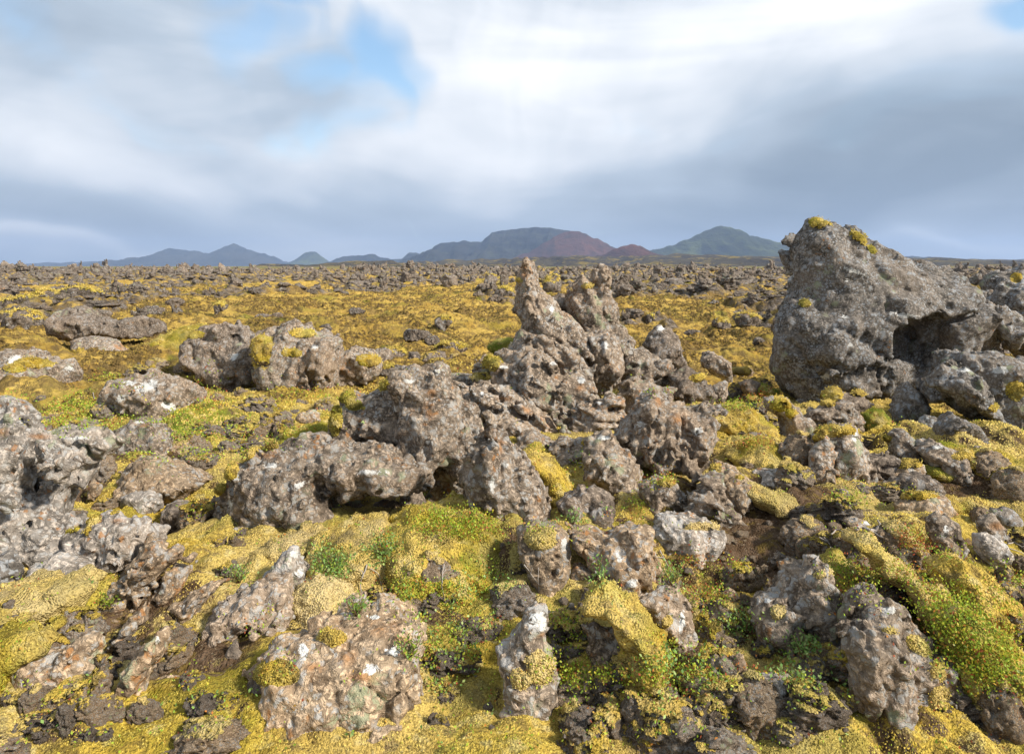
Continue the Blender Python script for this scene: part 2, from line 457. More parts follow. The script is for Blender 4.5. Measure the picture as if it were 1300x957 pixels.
GROUND = bpy.data.materials.new('ground'); _t = NT(GROUND)
_g = _t.n('ShaderNodeNewGeometry'); co = _g.outputs['Position']
_c, n1, n2, n3 = moss_col(_t, co)
soil = _t.attr('soil').outputs['Fac']
sc_ = _t.mix(_t.ss(_t.noise(co, 18., 4, .7), .35, .65), (.055, .032, .02), (.150, .098, .066))
sc_ = _t.mix(_t.m('MULTIPLY', _t.ss(_t.noise(co, 60., 3, .7), .58, .66), .7), sc_, (.30, .24, .17))
sc_ = _t.mix(_t.m('MULTIPLY', _t.ss(_t.noise(co, 8., 4, .7), .52, .62), .6), sc_, (.22, .15, .035))
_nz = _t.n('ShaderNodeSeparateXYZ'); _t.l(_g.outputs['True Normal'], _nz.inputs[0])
soil = _t.m('ADD', soil, _t.m('MULTIPLY', _t.ss(_nz.outputs[2], .86, .66), .30))
_sf = _t.ss(_t.m('ADD', soil, _t.m('MULTIPLY', _t.m('SUBTRACT', _t.noise(co, 14., 4, .7), .5), 1.3)), .38, .58)
_c = _t.mix(_sf, _c, sc_)
# mid field: golden moss with brown / green hollows
_c = _t.mix(.12, _c, (.15, .10, .03))
mid = _t.attr('mid').outputs['Fac']
m1 = _t.noise(co, .35, 4, .6); m2 = _t.noise(co, 1.7, 4, .65); m3 = _t.noise(co, 7., 3, .6)
mc = _t.mix(_t.ss(m2, .38, .62), (.46, .285, .060), (.64, .43, .105))
mc = _t.mix(_t.m('MULTIPLY', _t.ss(m1, .50, .62), .7), mc, (.29, .235, .04))
mc = _t.mix(_t.m('MULTIPLY', _t.ss(_t.noise(co, .8, 3, .6), .60, .68), .75), mc, (.15, .17, .02))
mc = _t.mix(_t.m('MULTIPLY', _t.ss(_t.noise(co, 1.3, 5, .7), .57, .64), .6), mc, (.17, .115, .055))
mc = _t.mix(_t.m('MULTIPLY', _t.ss(_t.noise(co, 2.6, 4, .7), .44, .34), .55), mc, (.56, .42, .15))
mc = _t.mix(_t.m('MULTIPLY', _t.ss(m3, .54, .66), .45), mc, (.20, .135, .06))
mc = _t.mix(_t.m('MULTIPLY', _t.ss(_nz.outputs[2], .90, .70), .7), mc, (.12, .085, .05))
mc = _t.mix(_t.m('MULTIPLY', _t.ss(m3, .42, .3), .35), mc, (.50, .37, .10))
rk = _t.attr('rocky').outputs['Fac']
mc = _t.mix(_t.m('MULTIPLY', rk, _t.ss(_t.noise(co, 1.1, 5, .75), .60, .42)), mc, _t.mix(_t.ss(_t.noise(co, 3.5, 4, .7), .4, .6), (.085, .068, .055), (.24, .20, .165)))
far = _t.attr('far').outputs['Fac']
fc = _t.mix(_t.ss(_t.noise(co, .004, 4, .6), .42, .58), (.26, .19, .06), (.15, .15, .05))
mc = _t.mix(far, mc, fc)
_c = _t.mix(mid, _c, mc)
bh = _t.m('ADD', _t.m('MULTIPLY', _t.noise(co, 28., 4, .7), 1.6), _t.m('MULTIPLY', n3, 1.))
bh = _t.m('SUBTRACT', bh, _t.m('MULTIPLY', _t.vor(co, 90.).outputs['Distance'], .6))
bh = _t.mix(mid, bh, _t.m('MULTIPLY', _t.noise(co, 4.5, 6, .7, .3), 16.))
_t.bsdf(_c, .95, bh, .016, 1., .05)

LEAF = bpy.data.materials.new('leaf'); _t = NT(LEAF)
_a = _t.attr('col').outputs['Color']
_b = _t.bsdf(_a, .55, None, 0, 0, .25)
_tr = _t.n('ShaderNodeBsdfTranslucent'); _t.l(_a, _tr.inputs[0]); _mx = _t.n('ShaderNodeMixShader'); _mx.inputs[0].default_value = .35
_t.l(_b.outputs[0], _mx.inputs[1]); _t.l(_tr.outputs[0], _mx.inputs[2])
_t.l(_mx.outputs[0], [n for n in _t.t.nodes if n.type == 'OUTPUT_MATERIAL'][0].inputs[0])
TWIG = bpy.data.materials.new('dead_wood'); _t = NT(TWIG)
_tc = _t.n('ShaderNodeTexCoord'); _t.bsdf(_t.mix(_t.noise(_tc.outputs['Object'], 40.), (.20, .16, .13), (.52, .47, .42)), .9, _t.noise(_tc.outputs['Object'], 120.), .003, 1.)
STEM = bpy.data.materials.new('stem'); _t = NT(STEM)
_tc = _t.n('ShaderNodeTexCoord'); _t.bsdf(_t.mix(_t.noise(_tc.outputs['Object'], 40.), (.10, .05, .03), (.22, .13, .08)), .9)

def hill_mat(name, lo, hi, patch, ps=.0015, pamt=.5):
    mt = bpy.data.materials.new(name); t = NT(mt)
    g = t.n('ShaderNodeNewGeometry'); co = g.outputs['Position']
    mp = t.n('ShaderNodeMapping'); t.l(co, mp.inputs[0]); mp.inputs['Scale'].default_value = (1, .6, 2.2)
    co = mp.outputs[0]
    a = t.noise(co, ps * 1.3, 6, .62, .4); b = t.noise(co, ps * 4, 6, .65, .3)
    c = t.mix(t.ss(a, .38, .62), lo, hi)
    c = t.mix(t.m('MULTIPLY', t.ss(b, .50, .62), pamt), c, patch)
    t.bsdf(c, .95, t.noise(co, ps * 5, 7, .75), 70., 1., .05)
    return mt
# ------------------------------------------------------------------ near rocks
BROWNG = 'lava rocks of the near ground'
def blob_mask(V, blobs, u=None, v=None):
    m = np.zeros(len(V), f32)
    u, v = proj(V)
    for b in blobs:
        bu, bv, ru, rv = b[:4]
        s = b[4] if len(b) > 4 else 0.
        ca, sa = math.cos(math.radians(s)), math.sin(math.radians(s))
        x = (u - bu) * ca + (v - bv) * sa; y = -(u - bu) * sa + (v - bv) * ca
        m = np.maximum(m, 1.25 - np.hypot(x / ru, y / rv))
    return np.clip(m, 0, 1)
def px_m(Y): return Y / 683.
def add_tufts(V, N, w, Y, seed, dens=.9, k=1.0):
    r = np.random.default_rng(seed)
    sel = np.nonzero(r.random(len(V)) < dens * w)[0]
    P = V[sel] + r.normal(size=(len(sel), 3)) * px_m(Y) * .8
    size = np.clip(.85 * px_m(Y) * k, .004, .05) * r.uniform(.7, 1.5, len(sel))
    Nn = N[sel] * .8 + np.array([0, 0, .4]) + r.normal(size=(len(sel), 3)) * .3
    Nn /= np.linalg.norm(Nn, axis=1, keepdims=True)
    TV, TT = box_tufts(P, Nn, size, r)
    return TV, TT, np.repeat(r.random(len(sel)), 5), sel
def moss_cap(V, Q, N, mask, Y, seed, parent, loc, pale=0., thick=None, green=0.):
    p = V.astype(f32)
    mk = mask * 1.0 + (.6 * fbm(p / .12, 3) + .7 * fbm(p / .33 + 3, 2)) * (mask > .02)
    mk = np.where(N[:, 2] < -.45, 0, mk)
    w = sstep(.15, .55, mk)
    fm = (w[Q] > .01).all(1)
    if fm.sum() < 12: return
    th = thick or min(.035, 3.2 * px_m(Y) + .01)
    D = th * (.35 + .65 * sstep(.3, 1., mk)) * w + (.3 * th * billow(p / (.055 + px_m(Y)), 2) + .2 * th * billow(p / .025, 1)) * w - .006 * (1 - w) - .002
    NV = V + N * D[:, None]
    keep = np.unique(Q[fm]); mp = np.full(len(V), -1); mp[keep] = np.arange(len(keep))
    q = mp[Q[fm]]
    MV = NV[keep]
    lab = np.arange(len(keep))
    while True:
        mn_ = lab[q].min(1); nl = lab.copy()
        for c_ in range(4): np.minimum.at(nl, q[:, c_], mn_)
        nl = nl[nl]
        if (nl == lab).all(): break
        lab = nl
    ids, cnt = np.unique(lab, return_counts=True)
    big = ids[np.argsort(-cnt)][:6]; big = [b for b in big if (lab == b).sum() >= 40]
    if not big: return
    aq = q; aMV = MV; akeep = keep
    for pi, b in enumerate(big):
        vs = np.nonzero(lab == b)[0]; m2 = np.full(len(aMV), -1); m2[vs] = np.arange(len(vs))
        piece(aMV[vs], m2[aq[(lab[aq[:, 0]] == b)]], N[akeep[vs]], w[akeep[vs]], Y, seed + pi * 3, parent, loc, pale, green)
def piece(MV, q, Nk, wk, Y, seed, parent, loc, pale, green):
    TV, TT, rn, sel = add_tufts(MV, Nk, sstep(.3, .8, wk), Y, seed + 5)
    pl = np.clip(pale + .35 * fbm(MV.astype(f32) / .15, 2), 0, 1)
    tp = np.repeat(pl[sel], 5)
    allV = np.concatenate([MV, TV]) - loc
    me = make_mesh('moss', allV, q, [MOSS, TUFT], {'pale': np.concatenate([pl, tp]), 'rnd': np.concatenate([np.zeros(len(MV)), rn]),
                   'green': np.full(len(allV), green)}, True, TT + len(MV), np.concatenate([np.zeros(len(q)), np.ones(len(TT))]))
    obj('moss', me, parent)

RN = [0]
POLYS = []
def sink(pp):
    v0, v1 = pp[:, 1].min(), pp[:, 1].max(); t_ = np.clip(((pp[:, 1] - v0) / (v1 - v0) - .55) / .45, 0, 1)
    c = pp[:, 0].mean(); q = pp.copy(); q[:, 1] += .22 * (v1 - v0) * t_; q[:, 0] += (pp[:, 0] - c) * .06 * t_
    return q
def R(label, polys, Y=None, mat=None, moss=(), auto=0., white=(), orange=(), T=None, lean=None, rough=.9, cuts=4, strata=None,
      name='lava_rock', cat='rock', group=BROWNG, pale=.1, base=None, vox=1.9, mossgreen=0., free=False):
    """polys: one outline or a list of (outline, dY, thickness factor[, sign])"""
    RN[0] += 1; seed = RN[0] * 31; rough = min(rough, .85)
    POLYS.append(polys if isinstance(polys[0][0], (int, float)) else polys[0][0])
    if isinstance(polys[0][0], (int, float)): polys = [(polys, 0., 1.)]
    main = np.array(polys[0][0], float)
    allp = np.concatenate([np.array(p[0], float) for p in polys if len(p) < 4 or p[3] > 0])
    vb = allp[:, 1].max() if base is None else base
    uc = allp[allp[:, 1] > vb - 8][:, 0].mean() if base is None else main[:, 0].mean()
    wpx = min(np.ptp(main[:, 0]), np.ptp(main[:, 1]) * 1.4)
    auto_y = Y is None
    if Y is None:
        _, Yg, _ = hit(uc, vb)
        t0 = (T or .46) * wpx * Yg / F
        Y = Yg + t0 * .5
    else:
        t0 = (T or .46) * wpx * Y / F
        if Y < 6.9 and not free: Y = min(Y, hit(uc, vb)[1] + .55 * t0 + .08)
    h = min(vox * px_m(Y), min(np.ptp(main[:, 0]), np.ptp(main[:, 1])) * Y / F / 11)
    lobes = []
    for p in polys:
        pp = np.array(p[0], float)
        if auto_y: pp = sink(pp)
        sg = p[3] if len(p) > 3 else 1
        yc = Y + p[1]
        x, z = at_y(pp[:, 0], pp[:, 1], yc)
        w = min(np.ptp(pp[:, 0]), np.ptp(pp[:, 1]) * 1.4)
        tt = max((T or .46) * w * yc / F * p[2], 2.5 * h)
        lobes.append((np.stack([x, z], 1), yc, tt, (lean if lean is not None else .25) if sg > 0 else 0., sg))
    V, Q = sdf_shape(lobes, h, seed, rough, cuts, strata)
    N = vnormals(V, Q)
    mn = V.min(0); mx = V.max(0)
    loc = np.array([(mn[0] + mx[0]) / 2, (mn[1] + mx[1]) / 2, mn[2]])
    at = {}
    at['white'] = blob_mask(V, white) if white else np.zeros(len(V), f32)
    at['orange'] = blob_mask(V, orange) if orange else np.zeros(len(V), f32)
    me = make_mesh(name, V - loc, Q, mat or ROCK, at)
    o = obj(name, me, None, loc, label, cat, group)
    ra = .5 * min(mx[0] - mn[0], 1.6)
    if Y < 9: COLLAR.append((loc[0], loc[1], ra * 1.15, min(.035, .14 * ra)))
    mk = blob_mask(V, moss) if moss else np.zeros(len(V), f32)
    if auto > 0:
        a = sstep(.35, .8, N[:, 2]) * sstep(.5 - auto * .5, .62 - auto * .5, vn(V / .22) * .6 + vn(V / .07) * .4)
        mk = np.maximum(mk, a * .8)
    if mk.max() > .3:
        moss_cap(V, Q, N, mk, Y, seed, o, loc, pale, green=mossgreen)
    return o

def MOUND(label, poly, Y=None, pale=.2, green=0., T=None, rough=.6, base=None, rocky=0., lean=.4, group='moss cushions of the near ground'):
    """a cushion of moss over hidden rubble"""
    RN[0] += 1; seed = RN[0] * 31
    pp = np.array(poly, float)
    vb = pp[:, 1].max() if base is None else base
    w = min(np.ptp(pp[:, 0]), np.ptp(pp[:, 1]) * 1.6)
    if Y is None:
        _, Yg, _ = hit(pp[:, 0].mean(), vb); t0 = (T or .6) * w * Yg / F; Y = Yg + t0 * .55
    t0 = (T or .6) * w * Y / F
    if Y < 6.9: Y = min(Y, hit(pp[:, 0].mean(), vb)[1] + .6 * t0 + .05)
    h = 2.0 * px_m(Y)
    if base is None: pp = sink(pp)
    x, z = at_y(pp[:, 0], pp[:, 1], Y)
    V, Q = sdf_shape([(np.stack([x, z], 1), Y, t0, lean, 1)], h, seed, rough, 0, None, True)
    N = vnormals(V, Q)
    mn = V.min(0); mx = V.max(0)
    loc = np.array([(mn[0] + mx[0]) / 2, (mn[1] + mx[1]) / 2, mn[2]])
    p = V.astype(f32)
    pl = np.clip(pale + .5 * fbm(p / .18, 2), 0, 1); gr = np.clip(green + .4 * fbm(p / .2 + 4, 2) * (green > 0), 0, 1)
    TV, TT, rn, sel = add_tufts(V, N, np.clip(.55 + .9 * fbm(p / .12, 2), 0, 1) * (N[:, 2] > -.3), Y, seed + 3, .62)
    me = make_mesh('moss_cushion', np.concatenate([V, TV]) - loc, Q, [MOSS, TUFT],
                   {'pale': np.concatenate([pl, np.repeat(pl[sel], 5)]), 'green': np.concatenate([gr, np.repeat(gr[sel], 5)]),
                    'rnd': np.concatenate([np.zeros(len(V)), rn])}, True, TT + len(V), np.concatenate([np.zeros(len(Q)), np.ones(len(TT))]))
    return obj('moss_cushion', me, None, loc, label, 'moss', group)
# ------------------------------------------------------------------ the big boulder and its neighbours
R('huge grey lava boulder taller than the horizon with a mossy peak',
  [([(1016,310),(1028,290),(1040,279),(1063,276),(1070,271),(1079,277),(1085,288),(1101,298),(1136,323),(1161,329),(1186,341),(1220,357),(1242,370),(1255,392),(1256,410),(1270,436),(1250,455),(1225,480),(1195,500),(1165,512),(1140,520),(1115,530),(1085,532),(1048,530),(1016,530),(990,510),(978,490),(976,461),(985,436),(979,417),(988,398),(1006,379),(1017,354),(1016,332)], .10, .62),
   ([(1022,316),(1034,294),(1052,283),(1082,294),(1104,325),(1114,365),(1122,405),(1134,440),(1134,475),(1112,505),(1085,524),(1046,526),(1014,524),(988,505),(977,470),(984,425),(990,402),(1012,378),(1020,350)], -.10, .66),
   ([(1092,345),(1130,366),(1165,384),(1190,388),(1220,386),(1229,393),(1205,402),(1170,412),(1140,420),(1120,405),(1095,370)], -.28, .8),
   ([(1140,414),(1185,404),(1216,398),(1236,420),(1230,452),(1195,468),(1150,476),(1135,445)], -.75, 2.1, -1)],
  Y=7.9, mat=GREY, T=.42, lean=.22, rough=.62, cuts=5, vox=2.1, name='lava_boulder', cat='boulder',
  moss=[(1040,284,18,6),(1022,300,8,5),(1090,302,12,6,35),(1108,318,9,6,35),(1130,350,12,4),(1106,410,6,6),(1022,385,9,5)],
  white=[(1075,356,5,4),(1085,345,24,4,20),(1072,402,5,4),(1080,438,5,4),(1145,400,26,5,10),(1048,478,10,5),(1000,350,10,10)], mossgreen=.3)
R('grey lava crag with a mossy tip just right of the huge boulder',
  [([(1255,385),(1262,357),(1277,349),(1330,338),(1370,360),(1370,470),(1310,465),(1277,440),(1258,415)], .2, 1.), ([(1254,388),(1262,380),(1290,405),(1320,440),(1310,462),(1277,442),(1258,415)], -.35, .7)],
  Y=8.0, mat=GREY, rough=.9, name='lava_boulder', cat='boulder', moss=[(1290,352,13,9)])
R('long grey lichened slab sloping down right under the huge boulder', [([(1208,461),(1220,445),(1248,448),(1273,446),(1310,460),(1350,500),(1350,556),(1320,560),(1285,560),(1250,542),(1225,525),(1200,512),(1176,500),(1176,490),(1195,478)], 0, .8),
  ([(1180,492),(1200,470),(1225,462),(1250,480),(1262,510),(1285,545),(1262,545),(1235,522),(1205,508)], -.3, .6)],
  Y=6.75, mat=GREY, rough=.75, name='lava_slab', moss=[(1295,495,16,14),(1258,518,8,7)], white=[(1270,470,16,8),(1225,470,12,6)])
R('grey rock wedged in the dark hollow under the long slab', [(1192,542),(1211,524),(1241,540),(1254,558),(1252,570),(1197,570)], Y=6.3, mat=GREY)
R('brownish grey rock directly under the overhang of the huge boulder', [(1128,523),(1142,494),(1158,485),(1176,505),(1176,528),(1160,545),(1135,545)], Y=6.7, mat=GREY, rough=1.2)
R('small grey rock between the wedged rock and the mossy hollow', E(1183, 540, 34, 24), Y=6.7, mat=GREY)
R('brown rock with moss tufts at the foot of the huge boulder', [(1048,506),(1060,496),(1085,500),(1102,500),(1112,512),(1106,530),(1060,530)], Y=6.6, mat=DARK, moss=[(1056,503,12,10),(1094,500,12,4)], lean=.5)
R('flat lichened rock left of the brown rock under the huge boulder', [(1020,528),(1030,518),(1059,511),(1085,516),(1097,534),(1077,550),(1033,552)], Y=6.2, moss=[(1052,513,12,5)], strata=(.2, .8))
R('moss capped double rock standing below the huge boulder', [([(1036,556),(1048,549),(1064,537),(1090,540),(1097,560),(1099,602),(1077,610),(1054,612),(1034,600),(1027,590)], 0, .9), ([(1030,575),(1050,556),(1060,565),(1056,606),(1036,606),(1026,594)], -.15, .8)], mat=ROCK,
  moss=[(1062,547,34,9),(1040,556,10,6)], rough=1.1, white=[(1085,555,6,10)])
R('pillar shaped lichened rock right of the moss capped double rock', [(1131,549),(1150,545),(1163,560),(1161,592),(1142,588),(1133,574)], mat=ROCK, moss=[(1128,556,10,7)], T=.7)
R('thin brown slab lying at the foot of the pillar shaped rock', [(1094,580),(1115,578),(1137,579),(1146,590),(1123,603),(1103,599)], mat=DARK, strata=(0, 1.))
R('pale edged rock with a moss patch below the grey slab', [(1167,573),(1186,561),(1211,570),(1238,579),(1245,598),(1225,612),(1188,598)], moss=[(1224,577,22,8),(1240,590,10,8)], white=[(1190,568,14,4)])
R('flat brown rock ledge near the right edge below the grey slab', [(1222,570),(1250,563),(1292,568),(1296,582),(1240,584)], mat=DARK, strata=(0, 1.))
R('dark brown weathered rock in the earth hollow on the right', [(1126,618),(1149,604),(1179,603),(1197,616),(1185,632),(1146,636),(1128,633)], mat=DARK, rough=1.1)
R('flat brown rock touching the top of the dark weathered rock', [(1126,602),(1150,588),(1172,590),(1180,602),(1140,612)], mat=TAN, moss=[(1150,590,18,5)])
R('low brown rock with moss rim below the dark weathered rock', [(1137,643),(1170,626),(1200,630),(1214,648),(1180,655),(1145,652)], mat=TAN, moss=[(1165,630,22,5)])
R('rough rock with a white lichen spot among orange leaves on the right', [(1175,659),(1192,650),(1215,662),(1222,690),(1209,700),(1192,696),(1179,678)], rough=1.2, white=[(1201,672,6,9)])
R('lichened rock second from the right edge above the white stone', [(1241,664),(1264,655),(1280,670),(1282,690),(1257,690),(1243,680)], orange=[(1265,668,10,6)])
R('small slanted slab leaning on the lichened rock near the right edge', [(1261,650),(1285,647),(1296,660),(1288,672),(1266,664)], mat=GREY)
R('pale rounded stone below the lichened rock near the right edge', [(1241,682),(1255,678),(1275,688),(1284,707),(1258,713),(1243,704)], mat=PALE)
R('small grey stone in the green hollow on the right', E(1092, 621, 22, 15), mat=GREY)
R('small brown stone below the grey stone in the green hollow', E(1073, 632, 26, 22), mat=DARK)
MOUND('dark green moss cushion in the hollow under the huge boulder', E(1112, 535, 34, 34), Y=6.5, green=.8, pale=0)
MOUND('long olive moss cushion under the grey slab', E(1205, 568, 64, 14, 5), Y=6.3, green=.6, pale=0)
MOUND('broad yellow moss cushion at the right edge below the brown ledge', E(1275, 600, 90, 46, 10), pale=.1, green=.2)
MOUND('olive moss cushion left of the broad one at the right edge', E(1195, 600, 40, 16), green=.5)
MOUND('flat moss cushion above the lichened rock on the right', E(1215, 642, 70, 18, 5), pale=.3)

# ------------------------------------------------------------------ centre: twin pinnacles and ledges
R('tall left pinnacle with a knobbly tip reaching the horizon', [([(655,390),(656,366),(661,345),(668,334),(677,341),(681,352),(689,366),(703,382),(722,398),(733,412),(745,431),(749,447),(752,480),(735,500),(690,480),(665,440),(661,410),(656,396)], 0, .85),
  ([(657,362),(660,342),(668,329),(678,334),(685,350),(684,372),(660,378)], -.02, 1.2), ([(690,405),(720,402),(744,432),(748,450),(725,452),(700,432)], -.28, .7)],
  Y=7.3, rough=.6, T=.75, cuts=0, vox=1.5, name='rock_pinnacle', cat='pinnacle', group='twin pinnacles', orange=[(721,400,6,4),(666,350,5,5)], white=[(700,392,5,8)], moss=[(660,356,5,5)], lean=.12)
R('tall right pinnacle with a round head on a thin neck and a shoulder horn', [([(719,385),(724,371),(733,375),(734,360),(740,356),(754,364),(760,372),(772,368),(777,378),(784,396),(782,410),(795,422),(800,433),(790,450),(768,455),(745,440),(728,420),(720,402)], 0, .85),
  ([(752,354),(753,341),(761,334),(771,338),(775,352),(773,366),(778,384),(754,384),(753,366)], 0, 1.1), ([(728,384),(727,360),(738,351),(749,360),(750,386)], -.05, 1.1), ([(770,405),(790,418),(803,432),(790,438),(768,425)], -.12, .9)],
  Y=7.6, rough=.5, T=.6, cuts=0, vox=1.5, name='rock_pinnacle', cat='pinnacle', group='twin pinnacles', moss=[(746,363,9,4)], lean=.12)
R('jagged low saddle of rock between the two pinnacles', [(694,392),(700,378),(712,370),(722,378),(728,392),(732,412),(715,412),(702,402)], Y=8.0, mat=DARK)
R('upright craggy block below the right pinnacle', [([(742,424),(768,420),(782,431),(788,445),(792,465),(786,490),(763,505),(750,500),(746,468),(741,450)], 0, 1.), ([(746,428),(770,424),(780,440),(776,460),(756,462),(745,448)], -.15, .9)], Y=7.0, rough=1.2, white=[(767,438,9,7)])
R('dark grey rounded rock right of the pinnacles in front of golden moss', [(816,437),(828,422),(839,413),(862,422),(868,442),(871,465),(858,485),(845,485),(821,460)], Y=8.0, mat=DARK, rough=.9, white=[(838,417,8,5)])
R('brown creased rock heap between the block and the dark grey rock', [([(788,438),(805,440),(821,447),(851,461),(855,478),(835,496),(805,492),(786,486)], 0, 1.), ([(803,462),(822,456),(834,470),(830,490),(808,490)], -.2, .9), ([(830,455),(850,462),(853,474),(842,478),(828,466)], -.15, .9)], Y=7.3, rough=1.2, strata=(.5, .6))
R('broad layered ledge rock rising to the left pinnacle', [([(600,462),(640,448),(662,425),(690,432),(714,452),(752,470),(760,500),(770,540),(730,552),(690,530),(645,505),(615,492),(596,478)], .15, .9),
  ([(640,466),(670,461),(714,474),(748,492),(752,510),(714,518),(681,510),(650,490)], -.2, .7), ([(650,436),(690,432),(722,452),(740,470),(700,470),(660,458)], -.05, .7), ([(672,505),(720,512),(762,520),(772,545),(735,555),(700,540)], -.35, .7)],
  Y=6.6, T=.5, rough=1.15, strata=(-.35, .55), name='lava_ledge', moss=[(628,463,15,10),(612,478,14,6),(738,552,26,10)], white=[(702,462,8,4),(738,483,8,7),(640,466,10,3)], orange=[(735,492,8,5)], mossgreen=.3)
R('long sharp edged slab slanting down right behind the round topped rock', [([(578,489),(600,487),(632,492),(654,502),(686,520),(710,546),(692,560),(670,566),(648,574),(627,566),(600,550),(585,522)], 0, .8), ([(580,489),(605,487),(650,501),(685,520),(706,545),(680,540),(645,522),(605,505)], -.22, .6)],
  Y=5.75, T=.5, rough=1., strata=(-.5, .6), name='lava_slab', orange=[(640,505,10,5),(668,520,12,4,35),(690,535,12,4,40)], white=[(612,500,5,4)])
R('layered rock below the upright block, dotted with orange lichen', [([(752,502),(772,498),(792,505),(800,530),(790,555),(765,562),(730,548),(720,520)], 0, 1.)], Y=6.1, rough=1.1, strata=(-.3, 1.), orange=[(790,508,10,5),(760,520,6,4)], white=[(760,512,6,4)])
R('large craggy ridge rock with vertical creases right of centre', [([(776,547),(797,528),(811,508),(834,496),(850,508),(871,519),(903,538),(910,558),(900,585),(905,602),(882,614),(862,592),(838,600),(806,585),(783,566)], 0, .9),
  ([(806,530),(830,508),(845,530),(840,565),(815,570),(800,550)], -.18, .8), ([(868,524),(900,540),(907,560),(890,576),(872,556)], -.15, .9), ([(850,560),(872,575),(892,606),(878,610),(858,590)], -.3, .8)],
  Y=5.75, rough=1.25, strata=(1.1, .9), name='lava_ridge', orange=[(862,532,12,8),(836,508,6,10),(812,535,8,5)], white=[(815,538,12,7),(885,548,10,8)])
R('brown stub of rock between the moss cushion and the craggy ridge rock', [(728,572),(746,558),(774,552),(792,566),(804,586),(806,609),(822,625),(822,642),(799,636),(776,622),(740,600)], Y=5.2, rough=1., white=[(768,556,14,4)], strata=(.9, .5))
R('cracked brown rock at the foot of the brown stub, split by dark clefts', [([(709,641),(721,628),(735,618),(755,616),(776,630),(780,653),(769,668),(746,671),(714,657)], 0, .9), ([(712,640),(730,632),(742,645),(736,664),(716,656)], -.1, .9), ([(752,640),(772,640),(774,658),(758,668),(748,658)], -.1, .9)], mat=DARK, rough=1.)
R('brown ridged rock on the earth slope right of centre', [([(871,630),(898,612),(922,610),(934,628),(942,653),(920,664),(880,652)], 0, .9), ([(876,636),(905,630),(935,650),(915,662),(885,650)], -.12, .8)], strata=(-.35, 1.), rough=1., white=[(922,614,6,4)])
R('pale lichen crusted rock left of the bare earth slope', [(826,674),(835,660),(870,655),(905,663),(920,682),(900,706),(865,708),(840,696)], mat=PALE, rough=1., moss=[(890,668,26,7)], pale=.8)
R('mossy topped rock above the red leaves under the boulder, left side', [(975,508),(999,502),(1014,517),(1034,542),(1022,558),(996,552),(990,529),(976,521)], moss=[(990,513,20,11),(1005,525,10,8)])
R('upright jagged rock poking from moss right of the pinnacles', [(889,455),(902,444),(926,457),(929,486),(913,480),(892,466)], Y=7.6, moss=[(896,475,22,8)])
R('small upright rock just below the jagged one', [(903,489),(926,479),(925,500),(915,515),(904,508)], Y=7.0)
R('small dark rock against golden moss left of the huge boulder', E(952, 491, 28, 22), Y=7.8, mat=DARK)
R('dark rounded stone half covered by a long moss cushion', E(925, 540, 28, 22), Y=6.0, mat=GREY)
R('flat stone with a white end on the mossy slope', [(957,597),(996,596),(1025,601),(1024,618),(996,619),(962,613)], mat=PALE, white=[(1012,607,14,8)], rough=.8, T=.5)
R('smooth brown rock sloping out of yellow moss left of the white ended stone', [(900,594),(910,582),(934,592),(949,620),(934,624),(915,612)], mat=TAN, moss=[(908,598,14,14)], rough=.7)
MOUND('long yellow moss cushion draped over a dark stone right of the craggy ridge rock', [(886,522),(905,517),(947,513),(973,532),(988,548),(960,553),(928,548),(905,545)], Y=6.2, pale=.1, T=.5)
MOUND('second yellow moss cushion lower on the same slope', [(926,580),(954,561),(982,558),(1006,574),(1012,602),(991,606),(954,602),(940,592)], Y=5.6, pale=.15, T=.5)
MOUND('small moss cushion above the jagged upright rock', E(940, 470, 26, 12), Y=8.4)
MOUND('pale moss cushion on the slope below the white ended stone', E(975, 632, 90, 26, 18), pale=.5, T=.4)
MOUND('dark green moss cushion at the left foot of the huge boulder', E(972, 498, 34, 18), Y=8.0, green=.8)
MOUND('yellow moss cushion leaning on the pointed rock in the centre', [(659,576),(681,571),(705,589),(726,614),(719,638),(703,655),(692,625),(676,600)], Y=4.75, T=.5, pale=.05)
MOUND('green yellow moss patch at the base of the left pinnacle', E(640, 438, 44, 18), Y=8.2, green=.7)

# ------------------------------------------------------------------ the arched rock group
R('big round topped brown rock leaning over a dark gap in the centre', [([(418,545),(424,522),(446,505),(486,500),(497,482),(513,471),(534,470),(559,459),(572,466),(577,490),(591,513),(602,549),(602,580),(600,610),(584,634),(564,649),(536,652),(544,622),(560,603),(545,602),(523,594),(508,574),(489,570),(467,574),(435,570),(415,558)], .12, .62),
  ([(497,482),(513,471),(534,470),(559,459),(572,466),(577,490),(590,513),(592,540),(578,575),(560,590),(545,600),(525,592),(512,572),(508,530)], -.14, .75), ([(560,520),(590,515),(602,549),(602,580),(585,596),(566,580)], -.10, .8), ([(420,545),(446,508),(490,505),(505,535),(500,565),(440,566)], .05, .9),
  ([(566,600),(578,594),(584,612),(582,640),(566,650),(560,625)], -.35, 1.6, -1)],
  Y=4.75, T=.42, lean=.15, rough=.55, cuts=4, vox=1.8, name='lava_boulder', cat='boulder', orange=[(548,498,8,5),(545,520,9,16)], white=[(556,472,8,6),(520,484,10,4),(500,520,5,6)],
  moss=[(427,528,9,24),(440,502,24,13,-25),(466,489,28,11,-8),(486,486,14,9),(450,515,14,8)], mossgreen=.25)
